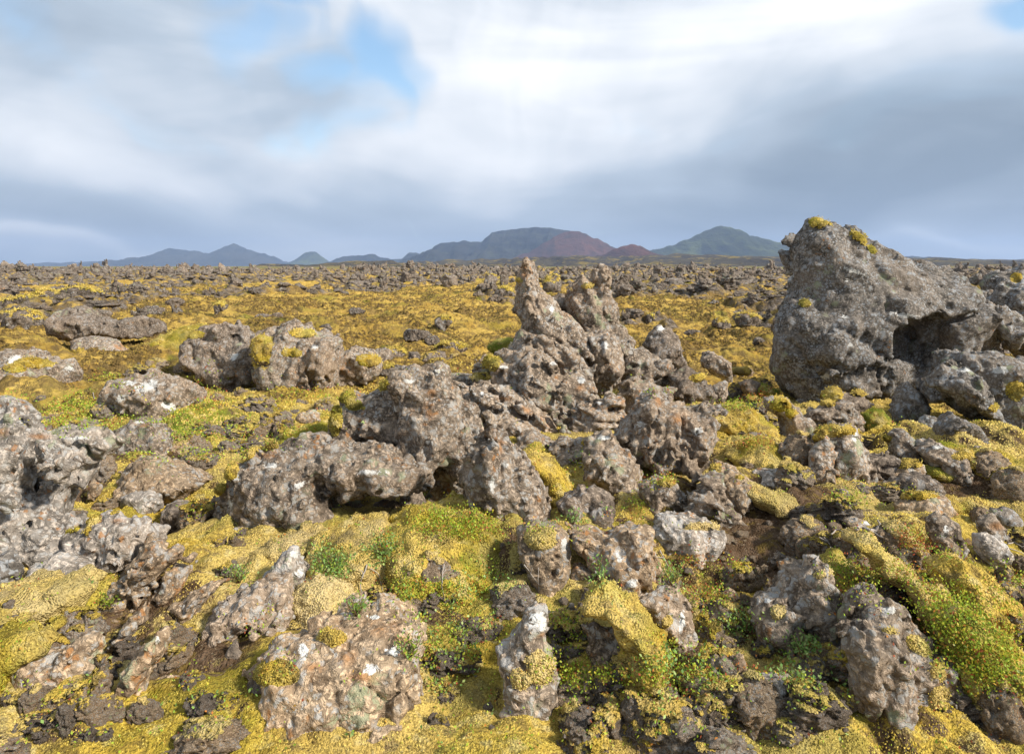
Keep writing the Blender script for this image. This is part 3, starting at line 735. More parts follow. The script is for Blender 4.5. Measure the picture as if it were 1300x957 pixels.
R('big pale lichened rock lying low at the left of the dark gap', [([(274,640),(291,603),(310,587),(321,576),(353,570),(380,560),(413,560),(440,568),(470,572),(445,590),(424,614),(413,630),(429,657),(427,668),(402,675),(364,679),(323,692),(304,690),(283,679),(272,658)], 0, .62),
  ([(320,612),(360,600),(395,612),(412,640),(420,664),(380,672),(330,668),(312,640)], -.16, .7), ([(400,566),(440,566),(489,568),(518,581),(543,600),(543,617),(522,628),(484,628),(440,632),(418,616),(402,590)], -.02, .9), ([(425,600),(470,590),(520,598),(541,606),(538,620),(484,626),(440,630)], -.16, .8)],
  Y=4.4, T=.5, lean=.2, rough=.7, cuts=4, vox=1.8, name='lava_boulder', cat='boulder', white=[(300,606,10,6),(292,640,6,12),(380,616,20,6,-25),(470,600,26,6),(345,590,14,5)], orange=[(345,578,20,6)],
  moss=[(276,622,10,22,30),(292,598,14,12,-35),(310,578,16,9,-20),(335,566,22,7,-10)])

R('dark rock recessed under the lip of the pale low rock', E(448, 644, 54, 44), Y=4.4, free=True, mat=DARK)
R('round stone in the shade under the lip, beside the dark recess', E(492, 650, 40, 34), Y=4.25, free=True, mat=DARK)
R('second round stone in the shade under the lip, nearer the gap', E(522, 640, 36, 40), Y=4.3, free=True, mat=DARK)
R('pointed upright rock with an orange lichened tip right of the dark gap', [([(586,597),(600,560),(608,546),(621,537),(632,546),(648,562),(665,579),(686,603),(700,627),(701,650),(681,672),(657,684),(632,682),(612,664),(591,637),(585,612)], 0, .8),
  ([(600,575),(618,556),(640,580),(650,620),(636,650),(608,640),(594,612)], -.14, .75), ([(655,625),(680,615),(699,632),(699,652),(672,670),(655,655)], -.10, .9), ([(622,655),(640,648),(650,668),(644,684),(626,680)], -.15, .9)],
  Y=4.35, T=.5, lean=.2, rough=.8, cuts=4, vox=1.8, name='lava_boulder', cat='boulder', orange=[(616,546,14,8),(636,566,6,12,20)], white=[(625,615,6,16),(615,655,10,8),(640,590,6,6)])
R('small brown rock above the pointed rock and left of the leaning moss cushion', E(676, 566, 50, 34), Y=5.2, strata=(-.4, .6))
MOUND('olive moss cushion behind the pale low rock', E(388, 552, 74, 26, -8), Y=4.9, pale=.1, green=.3)
R('small pale stone between the olive moss cushion and the twigs', E(392, 530, 36, 16), Y=5.6, mat=TAN)

# ------------------------------------------------------------------ left middle
LM = 'lava rocks of the left middle ground'
R('dark overhanging slab rock in the golden moss on the left', [([(69,405),(76,392),(102,390),(120,401),(148,408),(175,401),(203,407),(207,421),(185,428),(143,430),(129,428),(115,434),(92,432),(72,425)], 0, .9), ([(72,405),(95,400),(125,412),(128,425),(95,430),(74,422)], -.6, .8)], Y=13.5, mat=DARK, group=LM, T=.6)
R('brown rock with a moss patch under the dark overhanging slab', [(80,442),(92,432),(115,427),(141,432),(162,447),(168,462),(148,475),(125,475),(104,455),(85,450)], Y=11.4, group=LM, moss=[(104,458,24,15)], orange=[(152,440,10,6)])
R('line of broken pale rocks at the left edge above the green leaves', [([(-20,448),(15,443),(38,445),(60,456),(85,460),(100,475),(88,492),(60,496),(30,494),(-20,492)], 0, .8), ([(-10,470),(30,462),(50,478),(40,492),(0,492)], -.4, .7)], group=LM, moss=[(45,462,24,8),(22,468,16,6)], white=[(18,456,16,7),(88,468,10,5)], rough=1.2)
R('rough brown rock with a white streak beside a mossy slope, left of centre', [([(233,438),(255,417),(288,408),(304,413),(320,426),(326,456),(316,484),(292,488),(260,472),(237,456)], 0, .9), ([(292,448),(312,442),(324,458),(318,482),(296,484)], -.3, .8)], group=LM, mat=DARK, white=[(298,453,9,5,-45)], rough=1.2, moss=[(246,424,16,6)])
R('large brown rock with moss on its left flank beside the streaked rock', [([(325,428),(352,413),(371,406),(385,415),(426,426),(433,442),(424,478),(392,490),(371,498),(348,486),(325,474),(320,449)], 0, .8), ([(390,436),(424,432),(430,450),(420,474),(398,470)], -.3, .8)], group=LM, rough=1.2, moss=[(333,446,13,24),(385,423,16,6),(370,448,12,6)], white=[(400,440,8,5)])
R('low brown rock joined to the large brown rock, moss on its right end', [(429,449),(447,440),(472,447),(488,461),(480,474),(442,488),(414,486),(410,472)], group=LM, rough=1.1, moss=[(468,458,14,7)], orange=[(440,470,10,6)])
R('low rock splashed with white lichen among the green leaves on the left', [(130,516),(138,488),(162,477),(189,474),(222,482),(249,493),(262,520),(222,530),(162,528)], group=LM, mat=ROCK, white=[(185,491,26,9,-15),(153,506,11,6,-30),(214,515,14,7,20),(165,486,14,5)], rough=.9)
R('hollow fronted brown rock below the white splashed rock', [([(127,557),(148,544),(171,533),(198,536),(211,551),(221,571),(205,580),(171,582),(138,578)], 0, .9)], group=LM, orange=[(180,540,16,5)], white=[(178,536,12,3)], rough=1.1)
R('smooth tan rock lying on dark earth left of the centre group', [(153,601),(175,584),(196,583),(219,591),(249,601),(267,610),(242,620),(198,632),(175,632),(157,622)], group=LM, mat=TAN, rough=.45, cuts=3, T=.55)
R('low crusted rock just under the smooth tan rock', E(180, 636, 56, 24), group=LM, mat=PALE)
R('little round stone left of the smooth tan rock', E(121, 619, 20, 20), group=LM, mat=TAN)
R('small dark rock half hidden by twigs under the smooth tan rock', E(232, 655, 56, 34), mat=DARK, group=LM)
MOUND('mossy slope rising to the streaked rock on the left', [(180,440),(205,424),(235,414),(262,418),(240,452),(225,468),(195,470)], Y=12.6, pale=.1, T=.7, green=.2)
R('huge pale lichened rock mass filling the left edge', [([(-60,520),(-20,514),(14,519),(34,534),(40,556),(52,600),(50,660),(40,705),(-60,710)], 0, .8), ([(38,560),(48,553),(76,551),(106,548),(137,566),(130,582),(112,595),(101,620),(88,650),(60,690),(30,690),(36,600)], .1, .8), ([(-40,640),(20,630),(80,650),(112,690),(98,728),(45,738),(-40,735)], -.15, .7), ([(-20,560),(10,545),(30,570),(25,640),(-10,650)], -.3, .8), ([(48,570),(90,565),(110,585),(90,610),(55,615)], -.18, .8)],
  Y=4.1, T=.5, rough=1.2, mat=PALE, vox=1.9, name='lava_boulder', cat='boulder', white=[(100,556,20,4),(30,535,8,5),(10,650,10,8)], orange=[(50,554,16,4),(0,548,14,8)], lean=.2)
R('rock with a yellow moss mane at the foot of the pale rock mass', [([(81,677),(111,661),(143,645),(175,646),(194,661),(199,682),(192,703),(168,716),(162,728),(135,736),(105,725),(96,708),(85,694)], 0, .85), ([(115,680),(150,660),(185,664),(196,684),(180,704),(140,712),(118,700)], -.08, .8)], mat=PALE,
  moss=[(93,672,18,8,-25),(120,660,20,9,-25),(148,649,24,8,-20),(113,676,6,13),(172,645,10,5)], orange=[(150,661,9,5)], rough=1.1, pale=0)
R('pale rock wedged between the rock mass and the moss cushion, lower left', [(38,722),(70,705),(110,712),(122,735),(100,748),(60,745)], mat=PALE)
R('green tinged stone at the left edge above the moss cushion', E(6, 728, 44, 46), mat=GREY)
R('brown peaty rock slanting down left, lower left', [(126,758),(138,740),(171,703),(198,686),(222,686),(254,695),(240,714),(212,723),(198,748),(171,768),(138,770)], mat=TAN, rough=.9, T=.4, strata=(.7, .6))
R('small tan block in yellow moss below the peaty rock', [(212,725),(240,722),(231,744),(217,758),(198,768),(190,764)], mat=TAN, rough=.6)
R('flat tan stone right of the small tan block', E(268, 715, 48, 16, -15), mat=TAN, rough=.6)
R('smooth slab slanting in yellow moss, lower left', [(289,737),(258,744),(231,760),(212,773),(206,792),(240,790),(258,766),(277,746)], mat=TAN, rough=.5)
R('narrow stone splinter in the moss, lower left', [(132,829),(155,795),(176,774),(182,790),(160,811),(142,826)], mat=TAN, rough=.6)
R('long narrow pale tipped stone near the bottom edge, lower left', [(140,885),(165,845),(185,820),(200,806),(207,812),(206,830),(187,852),(174,880),(150,900)], mat=TAN, rough=.6, white=[(200,814,6,9)])
R('saddle shaped brown stone near the bottom left corner', [(20,838),(40,830),(75,831),(92,817),(112,813),(119,835),(107,855),(80,865),(45,872),(28,856)], mat=TAN, rough=.8)
R('small round stone at the bottom edge right of the long narrow stone', E(216, 876, 46, 34), mat=TAN, rough=.6)
MOUND('pale moss cushion bulging at the left edge', [(-30,770),(-5,752),(15,745),(50,735),(92,735),(118,746),(108,770),(80,782),(45,786),(30,806),(-30,812)], pale=.65, T=.5)
MOUND('bright yellow moss cushion in the bottom left corner', [(-30,815),(10,800),(40,808),(60,826),(30,850),(10,880),(-30,880)], pale=0)
MOUND('yellow moss cushion beside the peaty rock', E(118, 752, 60, 40), pale=.1)
R('dark crumbled rock carrying the grey lichened horn, lower left of centre', [(257,806),(268,783),(287,762),(303,751),(326,745),(361,743),(372,772),(366,795),(326,785),(296,806),(278,820)], rough=1.2)
R('small grey white lichened horn beside the crumbled rock', [(333,732),(347,714),(365,699),(377,697),(379,714),(392,725),(388,744),(371,750),(366,776),(350,764),(342,741)], Y=3.3, mat=PALE, white=[(374,704,10,7),(380,728,12,12)], orange=[(361,738,7,5)], rough=1.3)
R('wide flat orange stained rock with two moss tufts at the bottom edge', [([(290,880),(326,832),(352,813),(379,812),(398,796),(430,789),(448,787),(476,780),(499,782),(522,799),(540,815),(535,840),(530,900),(480,930),(300,930)], 0, .7), ([(340,840),(380,818),(440,812),(500,815),(525,840),(515,900),(340,910)], -.12, .6)], Y=2.75, T=.42, lean=.7, mat=TAN, rough=.6, cuts=3, vox=2.,
  name='lava_slab', moss=[(422,810,21,17),(362,856,30,18)], orange=[(485,796,26,12),(440,830,14,16),(510,810,16,8),(400,848,14,8),(460,860,20,12)], white=[(476,783,14,4),(500,826,20,10),(384,826,10,14),(470,850,16,8)])
R('small purplish rock beside orange leaves left of the flat orange rock', [(281,838),(292,818),(304,813),(308,832),(296,856),(284,858)], mat=DARK)
MOUND('large yellow moss mound under the pale low rock, left half', [(385,708),(400,690),(440,672),(480,668),(500,680),(510,715),(480,745),(430,755),(390,745)], Y=3.75, pale=.45, T=.6)
MOUND('bright yellow moss mound in front of the dark gap', [(490,672),(520,655),(560,650),(600,650),(640,668),(655,705),(620,740),(560,752),(510,745),(488,712)], Y=3.8, pale=.1, T=.65, green=.2)
MOUND('cream coloured moss mound above the flat orange rock', [(372,752),(395,735),(425,738),(446,760),(440,790),(405,802),(375,795)], pale=.85)
MOUND('thin mossy mound left of the grey lichened horn', [(318,704),(340,686),(372,676),(400,684),(398,700),(370,708),(335,728)], Y=3.75, pale=.6)
R('white tipped horn rock with a moss skirt at the bottom centre', [([(630,826),(656,808),(667,780),(680,773),(696,782),(697,802),(692,808),(704,836),(710,858),(706,880),(690,920),(640,920)], 0, .9)], Y=2.95, mat=ROCK, white=[(683,788,19,21)], orange=[(688,806,8,5)], moss=[(682,845,26,28),(660,860,20,20)], pale=.7, rough=.9, T=.5)
R('leaning grey rock with a white edge in yellow moss, bottom centre', [(735,780),(765,776),(768,790),(789,790),(794,812),(785,842),(772,862),(752,858),(748,830),(742,800)], white=[(790,806,4,14),(760,782,8,4)], rough=1.)
R('long crusted rock running down between moss, right of the yellow mound', [(809,757),(839,748),(865,751),(877,776),(880,800),(880,832),(869,842),(855,826),(837,802),(822,778)], mat=ROCK, white=[(866,790,6,26)], moss=[(846,790,14,18),(855,815,10,12)], pale=.5, rough=1.1)
MOUND('bright yellow moss mound between the two crusted rocks, bottom centre', [(742,775),(770,760),(805,772),(832,792),(850,825),(856,885),(800,905),(750,890),(775,850),(795,815),(770,785)], Y=3.0, pale=.2, T=.5)
MOUND('small yellow moss cushion on the right flank of the long crusted rock', E(877, 775, 24, 40, -10), pale=.4)
R('angular tan rock with a sharp dark left face, lower centre', [([(720,672),(750,677),(772,684),(788,676),(812,677),(830,684),(831,716),(818,741),(803,758),(785,754),(766,742),(746,718),(730,700)], 0, .85), ([(766,690),(790,680),(826,686),(828,715),(806,750),(782,738),(768,715)], -.12, .8)], mat=TAN, rough=.5, cuts=3, white=[(802,740,12,9),(785,706,5,12,-20)], T=.6)
R('rounded rock with a pale moss cap, lower centre', [(655,680),(675,668),(698,668),(720,683),(726,704),(724,724),(708,750),(692,750),(678,735),(664,714),(655,697)], moss=[(688,684,32,17,12)], pale=.55, mat=TAN, rough=.8, orange=[(712,686,7,6)], white=[(716,690,6,12)])
R('small brown stone tucked between the moss capped rock and the angular tan rock', E(738, 736, 36, 36), mat=TAN)
R('bare brown rock at the lower end of the angular tan rock', E(815, 762, 60, 26, 20), Y=3.45, mat=ROCK)
R('arched brown rock above a small dark cave, lower right', [([(953,778),(970,760),(990,750),(1008,728),(1030,709),(1046,713),(1058,745),(1062,768),(1052,800),(1040,830),(1030,800),(1012,786),(1004,806),(1002,842),(985,832),(966,800)], 0, .85)], rough=1., white=[(974,762,8,5)], moss=[(1040,730,18,10,-15),(988,778,14,14)], pale=.75, T=.5)
R('large lichened rock with a mossy right flank, lower right', [([(1070,802),(1095,769),(1122,760),(1143,772),(1152,790),(1180,808),(1203,831),(1212,858),(1205,930),(1100,930),(1085,870),(1074,838)], 0, .8), ([(1074,812),(1100,792),(1135,800),(1155,835),(1160,920),(1105,920),(1080,870)], -.12, .8)], Y=3.05, T=.5, rough=1., name='lava_boulder',
  moss=[(1168,822,30,15,40),(1188,852,24,24),(1128,801,26,8,10),(1195,890,20,30)], pale=.35, white=[(1130,775,12,8)])
MOUND('dark moss column between the cave and the large lichened rock', E(1055, 818, 52, 80), Y=3.15, pale=.1, rough=.8)
MOUND('leafy moss ridge above the large lichened rock', [(1045,725),(1070,712),(1095,725),(1130,752),(1142,772),(1110,775),(1085,785),(1062,780)], green=.5, pale=.3)
MOUND('pale crested moss ridge running down right from the dead branches', [(1095,700),(1120,690),(1160,720),(1195,750),(1230,790),(1225,820),(1190,800),(1150,765),(1115,730)], pale=.55, T=.35)
MOUND('short moss ridge beside the orange leaves on the right', [(1125,672),(1145,668),(1165,690),(1180,712),(1160,718),(1140,700)], pale=.5)
MOUND('broad yellow moss ridge near the right edge', [(1195,728),(1225,715),(1258,728),(1290,760),(1310,800),(1280,820),(1240,790),(1205,765)], pale=.35, T=.4)
MOUND('leafy green moss slope in the bottom right corner', [(1200,800),(1235,785),(1280,815),(1320,840),(1330,930),(1230,930),(1205,860)], Y=3.0, green=.6, pale=.2, T=.4)
R('pale flat stone at the bottom edge below the cave', E(978, 882, 70, 42), mat=PALE, rough=.7)
R('narrow brown stone standing on the dark earth near the bottom edge', E(936, 858, 26, 50, 15), mat=TAN)
R('small tan stone half sunk in the bare earth slope', E(1000, 716, 26, 14), mat=TAN)
R('tiny tan stone on the bare earth above the cave rock', E(926, 758, 26, 20), mat=TAN)
R('brown wedge shaped stone by the dead branch on the slope', E(1092, 668, 40, 16, 20), mat=TAN, white=[(1100, 664, 8, 4)])
R('low brown rock left of the pale flat rocks in the centre distance', E(483, 452, 34, 20), group=LM)

R('broken rock shoulder between the slanting slab and the craggy ridge rock', [(692,566),(715,552),(745,556),(778,548),(804,566),(800,592),(760,600),(715,596)], Y=5.3, strata=(.5, .8), moss=[(750,562,14,5)])
R('low shattered rock right of the upright block', [(782,488),(806,480),(838,490),(860,500),(850,522),(815,532),(788,522)], Y=6.6, strata=(.3, 1.))
R('brown crumbling rock between the dark grey rock and the red leaves', [(852,476),(872,468),(893,478),(909,500),(896,522),(868,520),(850,500)], Y=7.0, mat=DARK, moss=[(885,480,10,5)])
R('grey brown rock wedged left of the pointed rock and under the slanting slab', [(600,548),(625,540),(655,556),(690,570),(700,592),(660,600),(620,580)], Y=5.2, strata=(-.4, .8))
R('low flat rock between the round topped rock and the layered ledge', [(560,478),(592,468),(622,478),(640,494),(610,505),(575,500)], Y=6.6, strata=(-.3, 1.), moss=[(610,474,10,4)])
R('craggy rock behind the small upright rock on the slope', [(862,520),(890,508),(915,514),(925,530),(905,548),(875,545)], Y=6.3, strata=(.8, .8))
R('weathered brown rock on the slope below the craggy ridge rock', [(908,606),(930,600),(958,612),(972,634),(950,648),(918,640)], mat=TAN, moss=[(940,606,14,5)])
R('rough brown rock between the craggy ridge rock and the pale crusted rock', [(812,618),(836,608),(862,616),(872,640),(850,656),(820,650)], moss=[(845,614,12,5)])
R('rubbly brown rock left of the broad layered ledge', [(560,505),(580,498),(604,508),(600,530),(575,532)], Y=6.0)
# ------------------------------------------------------------------ middle distance, traced small rocks
MD = 'small lava rocks in the golden moss'
for (u, v, w, hh, lab) in [
    (563, 409, 22, 15, 'little dark rock alone in the golden moss clearing left of the pinnacles'),
    (528, 424, 40, 14, 'flat line of dark stones below the little dark rock in the clearing'),
    (549, 431, 20, 11, 'small stone under the right end of the flat line of stones'),
    (573, 441, 40, 15, 'low brown slab just left of the layered ledge'),
    (414, 417, 16, 12, 'small dark stone beside a green patch above the large mossy flanked rock'),
    (500, 449, 26, 15, 'greyish stone left of the low brown slab'),
    (526, 452, 18, 12, 'small pale stone between the greyish stone and the low brown slab'),
    (826, 406, 15, 16, 'little upright rock above the dark grey rock by the pinnacles'),
    (800, 410, 14, 9, 'tiny stone left of the little upright rock'),
    (915, 411, 22, 15, 'small dark rock in the moss left of the huge boulder'),
    (948, 406, 34, 18, 'mossy dark rock closest to the left edge of the huge boulder'),
    (964, 434, 18, 12, 'small pale rock low beside the left edge of the huge boulder'),
    (880, 423, 24, 9, 'flat moss ringed stone right of the dark grey rock'),
    (26, 406, 54, 26, 'dark jagged rock near the left edge above the golden moss'),
    (30, 386, 60, 20, 'long broken rock bank at the left edge under the horizon'),
    (60, 376, 40, 16, 'blocky rock behind the long broken bank at the left'),
    (100, 374, 60, 22, 'wide rough rock behind the overhanging slab'),
    (222, 384, 24, 13, 'small dark rock above the mossy slope, left of the pointed one'),
    (280, 391, 17, 15, 'pointed little grey rock alone in the golden moss on the left'),
    (195, 394, 34, 12, 'broken brown rock left of the pointed little grey rock'),
    (130, 398, 26, 10, 'brown rock peeping over the overhanging slab'),
    (333, 402, 22, 8, 'dark flat stone right of the pointed little grey rock'),
    (352, 400, 16, 7, 'small dark stone next to the dark flat stone'),
    (453, 395, 24, 8, 'low dark stones in the middle of the golden clearing'),
    (700, 360, 30, 24, 'grey rock standing behind the left pinnacle'),
    (640, 352, 12, 22, 'upright dark spire left of the left pinnacle'),
    (622, 356, 18, 20, 'grey boulder beside the upright dark spire'),
    (570, 356, 24, 16, 'dark blocky rock on the skyline ridge left of the pinnacles'),
    (640, 372, 26, 18, 'dark rock near the foot of the left pinnacle in the distance'),
    (500, 470, 50, 16, 'pale broken stones behind the round topped rock'),
    (555, 452, 26, 14, 'small mossy stone behind the top of the round topped rock')]:
    R(lab, E(u, v, w, hh, seed=int(u)), group=MD, mat=FIELD, rough=1.15, vox=1.5, T=.55, auto=.3 if hh > 14 else 0)

# ------------------------------------------------------------------ ground sheet
def ground():
    th_f = np.radians(np.arange(-50, 50.01, .095)); th_b = np.radians(np.arange(54, 307, 4.))
    th = np.concatenate([th_f, th_b])                       # angle from +Y, clockwise
    r = np.concatenate([[.15, .4, .8, 1.1], np.geomspace(1.35, 240, 880), np.geomspace(240, 15500, 60)[1:]])
    TH, RR = np.meshgrid(th, r)
    x, y = RR * np.sin(TH), RR * np.cos(TH)
    n, m = x.shape
    xf, yf = x.ravel(), y.ravel()
    z = height(xf, yf)
    z = np.where(np.hypot(xf, yf) < 1.0, z * .6, z)
    V = np.stack([xf, yf, z], 1)
    k = np.arange(n - 1)[:, None] * m; j = np.arange(m)[None, :]; j2 = (j + 1) % m
    Q = np.stack([k + j, k + j2, k + m + j2, k + m + j], -1).reshape(-1, 4)[:, ::-1]
    tri = np.stack([np.full(m, len(V)), np.arange(m), (np.arange(m) + 1) % m], 1)[:, ::-1]
    V = np.concatenate([V, [[0, 0, height(0, 0)[0] * .6]]])
    xf, yf = V[:, 0], V[:, 1]
    rad = np.hypot(xf, yf)
    def blobs(L):
        a = np.zeros(len(V))
        near = rad < 30
        for (u, v, ru, rv, s) in L:
            bx, by = flat_hit(u, v)
            _, y0 = flat_hit(u, v + rv); _, y1 = flat_hit(u, max(v - rv, 352))
            rx = ru * by / F * 1.05; ry = max((y1 - y0) / 2, .08)
            a[near] = np.maximum(a[near], s * np.exp(-(((xf[near] - bx) / rx) ** 2 + ((yf[near] - by) / ry) ** 2) ** 1.5))
        return a
    soil = blobs(SOIL); green = blobs(GREEN); pale = blobs(PALEB)
    p2 = np.stack([xf, yf, xf * 0], 1).astype(f32)
    soil = np.maximum(soil, .30 + .28 * fbm(p2 / .5, 3) * (rad < 9))
    soil *= 1 - .6 * sstep(6, 11, rad)
    pale = np.clip(np.maximum(pale, .22 + .5 * fbm(p2 / .45 + 7, 3)), 0, 1)
    mid = sstep(6.5, 10.5, rad + 1.2 * fbm(p2 / 1.3, 2))
    far = sstep(200, 260, rad + 40 * fbm(p2 / 40., 2))
    rocky = np.zeros(len(V)); kk = (rad > 12) & (rad < 255); rocky[kk] = sstep(.12, .5, lava_mask(xf[kk], yf[kk]))
    me = make_mesh('ground', V, Q, GROUND, {'soil': soil, 'green': green, 'pale': pale, 'mid': mid, 'far': far, 'rocky': rocky}, True, tri)
    return obj('ground', me, kind='structure'), V, soil
SOIL = [(960, 700, 120, 48, 1.), (1010, 680, 90, 30, .9), (905, 800, 40, 50, .8), (250, 650, 80, 26, 1.), (230, 590, 70, 12, .8), (180, 780, 90, 60, .62),
        (240, 840, 70, 40, .7), (1170, 640, 120, 24, .9), (1270, 625, 60, 12, .7), (870, 850, 40, 40, .7), (1040, 560, 30, 30, .9), (560, 790, 40, 12, .7),
        (640, 700, 20, 14, .6), (640, 740, 40, 12, .55), (590, 840, 30, 20, .6), (470, 720, 26, 14, 1.), (860, 650, 40, 12, .6), (120, 610, 40, 30, .7), (1050, 850, 60, 30, .8), (300, 840, 40, 40, .7)]
GREEN = [(40, 510, 90, 22, 1.), (120, 530, 90, 26, 1.), (240, 550, 80, 40, 1.), (350, 485, 60, 14, .8), (560, 480, 60, 14, .8), (440, 410, 50, 10, .9), (1110, 620, 50, 22, 1.),
         (560, 780, 90, 50, .5), (720, 820, 40, 50, .8), (1200, 800, 80, 50, .7), (170, 580, 60, 8, .8), (950, 500, 60, 20, .5), (1250, 560, 60, 10, .6)]
PALEB = [(420, 780, 40, 40, 1.), (820, 660, 60, 14, .7), (1000, 640, 70, 24, .8), (1130, 700, 100, 30, .7), (690, 840, 30, 40, .6), (60, 760, 60, 20, .8), (1190, 850, 60, 40, .6)]
GO, GV, GS = ground()

# moss tufts all over the near ground: one uncountable cover
def ground_tufts():
    r = np.random.default_rng(3)
    n = 380000
    rad = np.exp(r.uniform(math.log(1.9), math.log(9.5), n)); th = np.radians(r.uniform(-44, 44, n))
    x, y = rad * np.sin(th), rad * np.cos(th)
    p = np.stack([x, y, x * 0], 1).astype(f32)
    soil = np.zeros(n)
    for (u, v, ru, rv, s) in SOIL:
        bx, by = flat_hit(u, v); _, y0 = flat_hit(u, v + rv); _, y1 = flat_hit(u, max(v - rv, 352))
        soil = np.maximum(soil, s * np.exp(-(((x - bx) / (ru * by / F)) ** 2 + ((y - by) / max((y1 - y0) / 2, .08)) ** 2) ** 1.5))
    keep = (soil + .75 * fbm(p / .22, 3) + .25 * fbm(p / .06, 2)) < .38
    x, y, p, rad = x[keep], y[keep], p[keep], rad[keep]
    z = height(x, y)
    size = np.clip(.0015 * rad, .0045, .016) * r.uniform(.6, 1.6, len(x))
    N = np.stack([r.normal(size=len(x)) * .35, r.normal(size=len(x)) * .35, np.ones(len(x))], 1); N /= np.linalg.norm(N, axis=1, keepdims=True)
    TV, TT = box_tufts(np.stack([x, y, z - .002], 1), N, size, r)
    pale = np.clip(.22 + .5 * fbm(p / .45 + 7, 3), 0, 1)
    return obj('ground_moss', make_mesh('ground_moss', TV, None, TUFT, {'pale': np.repeat(pale, 5), 'green': np.zeros(len(TV)), 'rnd': np.repeat(r.random(len(x)), 5)}, True, TT),
        kind='stuff', label='yellow moss tufts covering the near ground')
ground_tufts()
def mid_tufts():
    r = np.random.default_rng(31)
    n = 260000
    rad = np.exp(r.uniform(math.log(8.5), math.log(60), n)); th = np.radians(r.uniform(-42, 42, n))
    x, y = rad * np.sin(th), rad * np.cos(th)
    p = np.stack([x, y, x * 0], 1).astype(f32)
    keep = (lava_mask(x, y) < .4) & (fbm(p / .9, 3) > -.12)
    x, y, p, rad = x[keep], y[keep], p[keep], rad[keep]
    z = height(x, y)
    size = .0030 * rad * r.uniform(.6, 1.7, len(x)) * (1 - .4 * sstep(20, 60, rad))
    N = np.stack([r.normal(size=len(x)) * .4, r.normal(size=len(x)) * .4, np.ones(len(x))], 1); N /= np.linalg.norm(N, axis=1, keepdims=True)
    TV, TT = box_tufts(np.stack([x, y, z - .15 * size], 1), N, size, r, .7)
    rep = lambda a: np.repeat(a, 5)
    at = {'mid': np.ones(len(TV)), 'far': np.zeros(len(TV)), 'rocky': np.zeros(len(TV)), 'soil': np.zeros(len(TV)), 'pale': np.zeros(len(TV)), 'green': np.zeros(len(TV))}
    return obj('moss_hummocks', make_mesh('moss_hummocks', TV, None, GROUND, at, True, TT), kind='stuff', label='golden moss and dry grass tufts of the middle distance')
mid_tufts()

# ------------------------------------------------------------------ field of rocks
def proto(seed, w, hgt, d, h, kind):
    r = random.Random(seed)
    n = 8; poly = []
    for k in range(n):
        a = 2 * math.pi * (k + r.uniform(-.3, .3)) / n; q = 1 + r.uniform(-.22, .22)
        poly.append((w / 2 * math.cos(a) * q, hgt * .42 + hgt / 2 * math.sin(a) * q))
    L = [(np.array(poly), 0., d / 2, r.uniform(-.3, .4), 1)]
    if kind != 'low':
        for _ in range(r.choice([1, 2, 3])):
            cx = r.uniform(-.3, .3) * w; tall = r.uniform(.8, 1.35) * hgt; ww = r.uniform(.28, .5) * w
            L.append((np.array([(cx - ww / 2, -.05), (cx + ww / 2, -.05), (cx + ww * .4, tall * .6), (cx + r.uniform(-.1, .2) * w, tall), (cx - ww * .35, tall * .7)]), r.uniform(-.2, .2) * d, d * .35, 0., 1))
    V, Q = sdf_shape(L, h, seed, 1.3, 3)
    return V, Q
KINDS = [('blocky', 1., .75, .8), ('low', 1.2, .5, 1.), ('jagged', .9, 1., .7), ('low', 1.4, .4, .9), ('blocky', 1., .9, .8), ('jagged', 1., .95, .8),
         ('low', 1., .55, .9), ('jagged', 1.1, .8, .8), ('blocky', 1.3, .7, .9), ('low', 1.5, .5, 1.)]
PR = []
for k, (kd, w, hg, d) in enumerate(KINDS):
    V, Q = proto(900 + k, w, hg, d, .042, kd)
    PR.append((kd, make_mesh('field_rock', V, Q, FIELD, {'white': np.zeros(len(V)), 'orange': np.zeros(len(V))})))
LOWP = [proto(900 + k, w, hg, d, .105, kd) for k, (kd, w, hg, d) in enumerate(KINDS)]
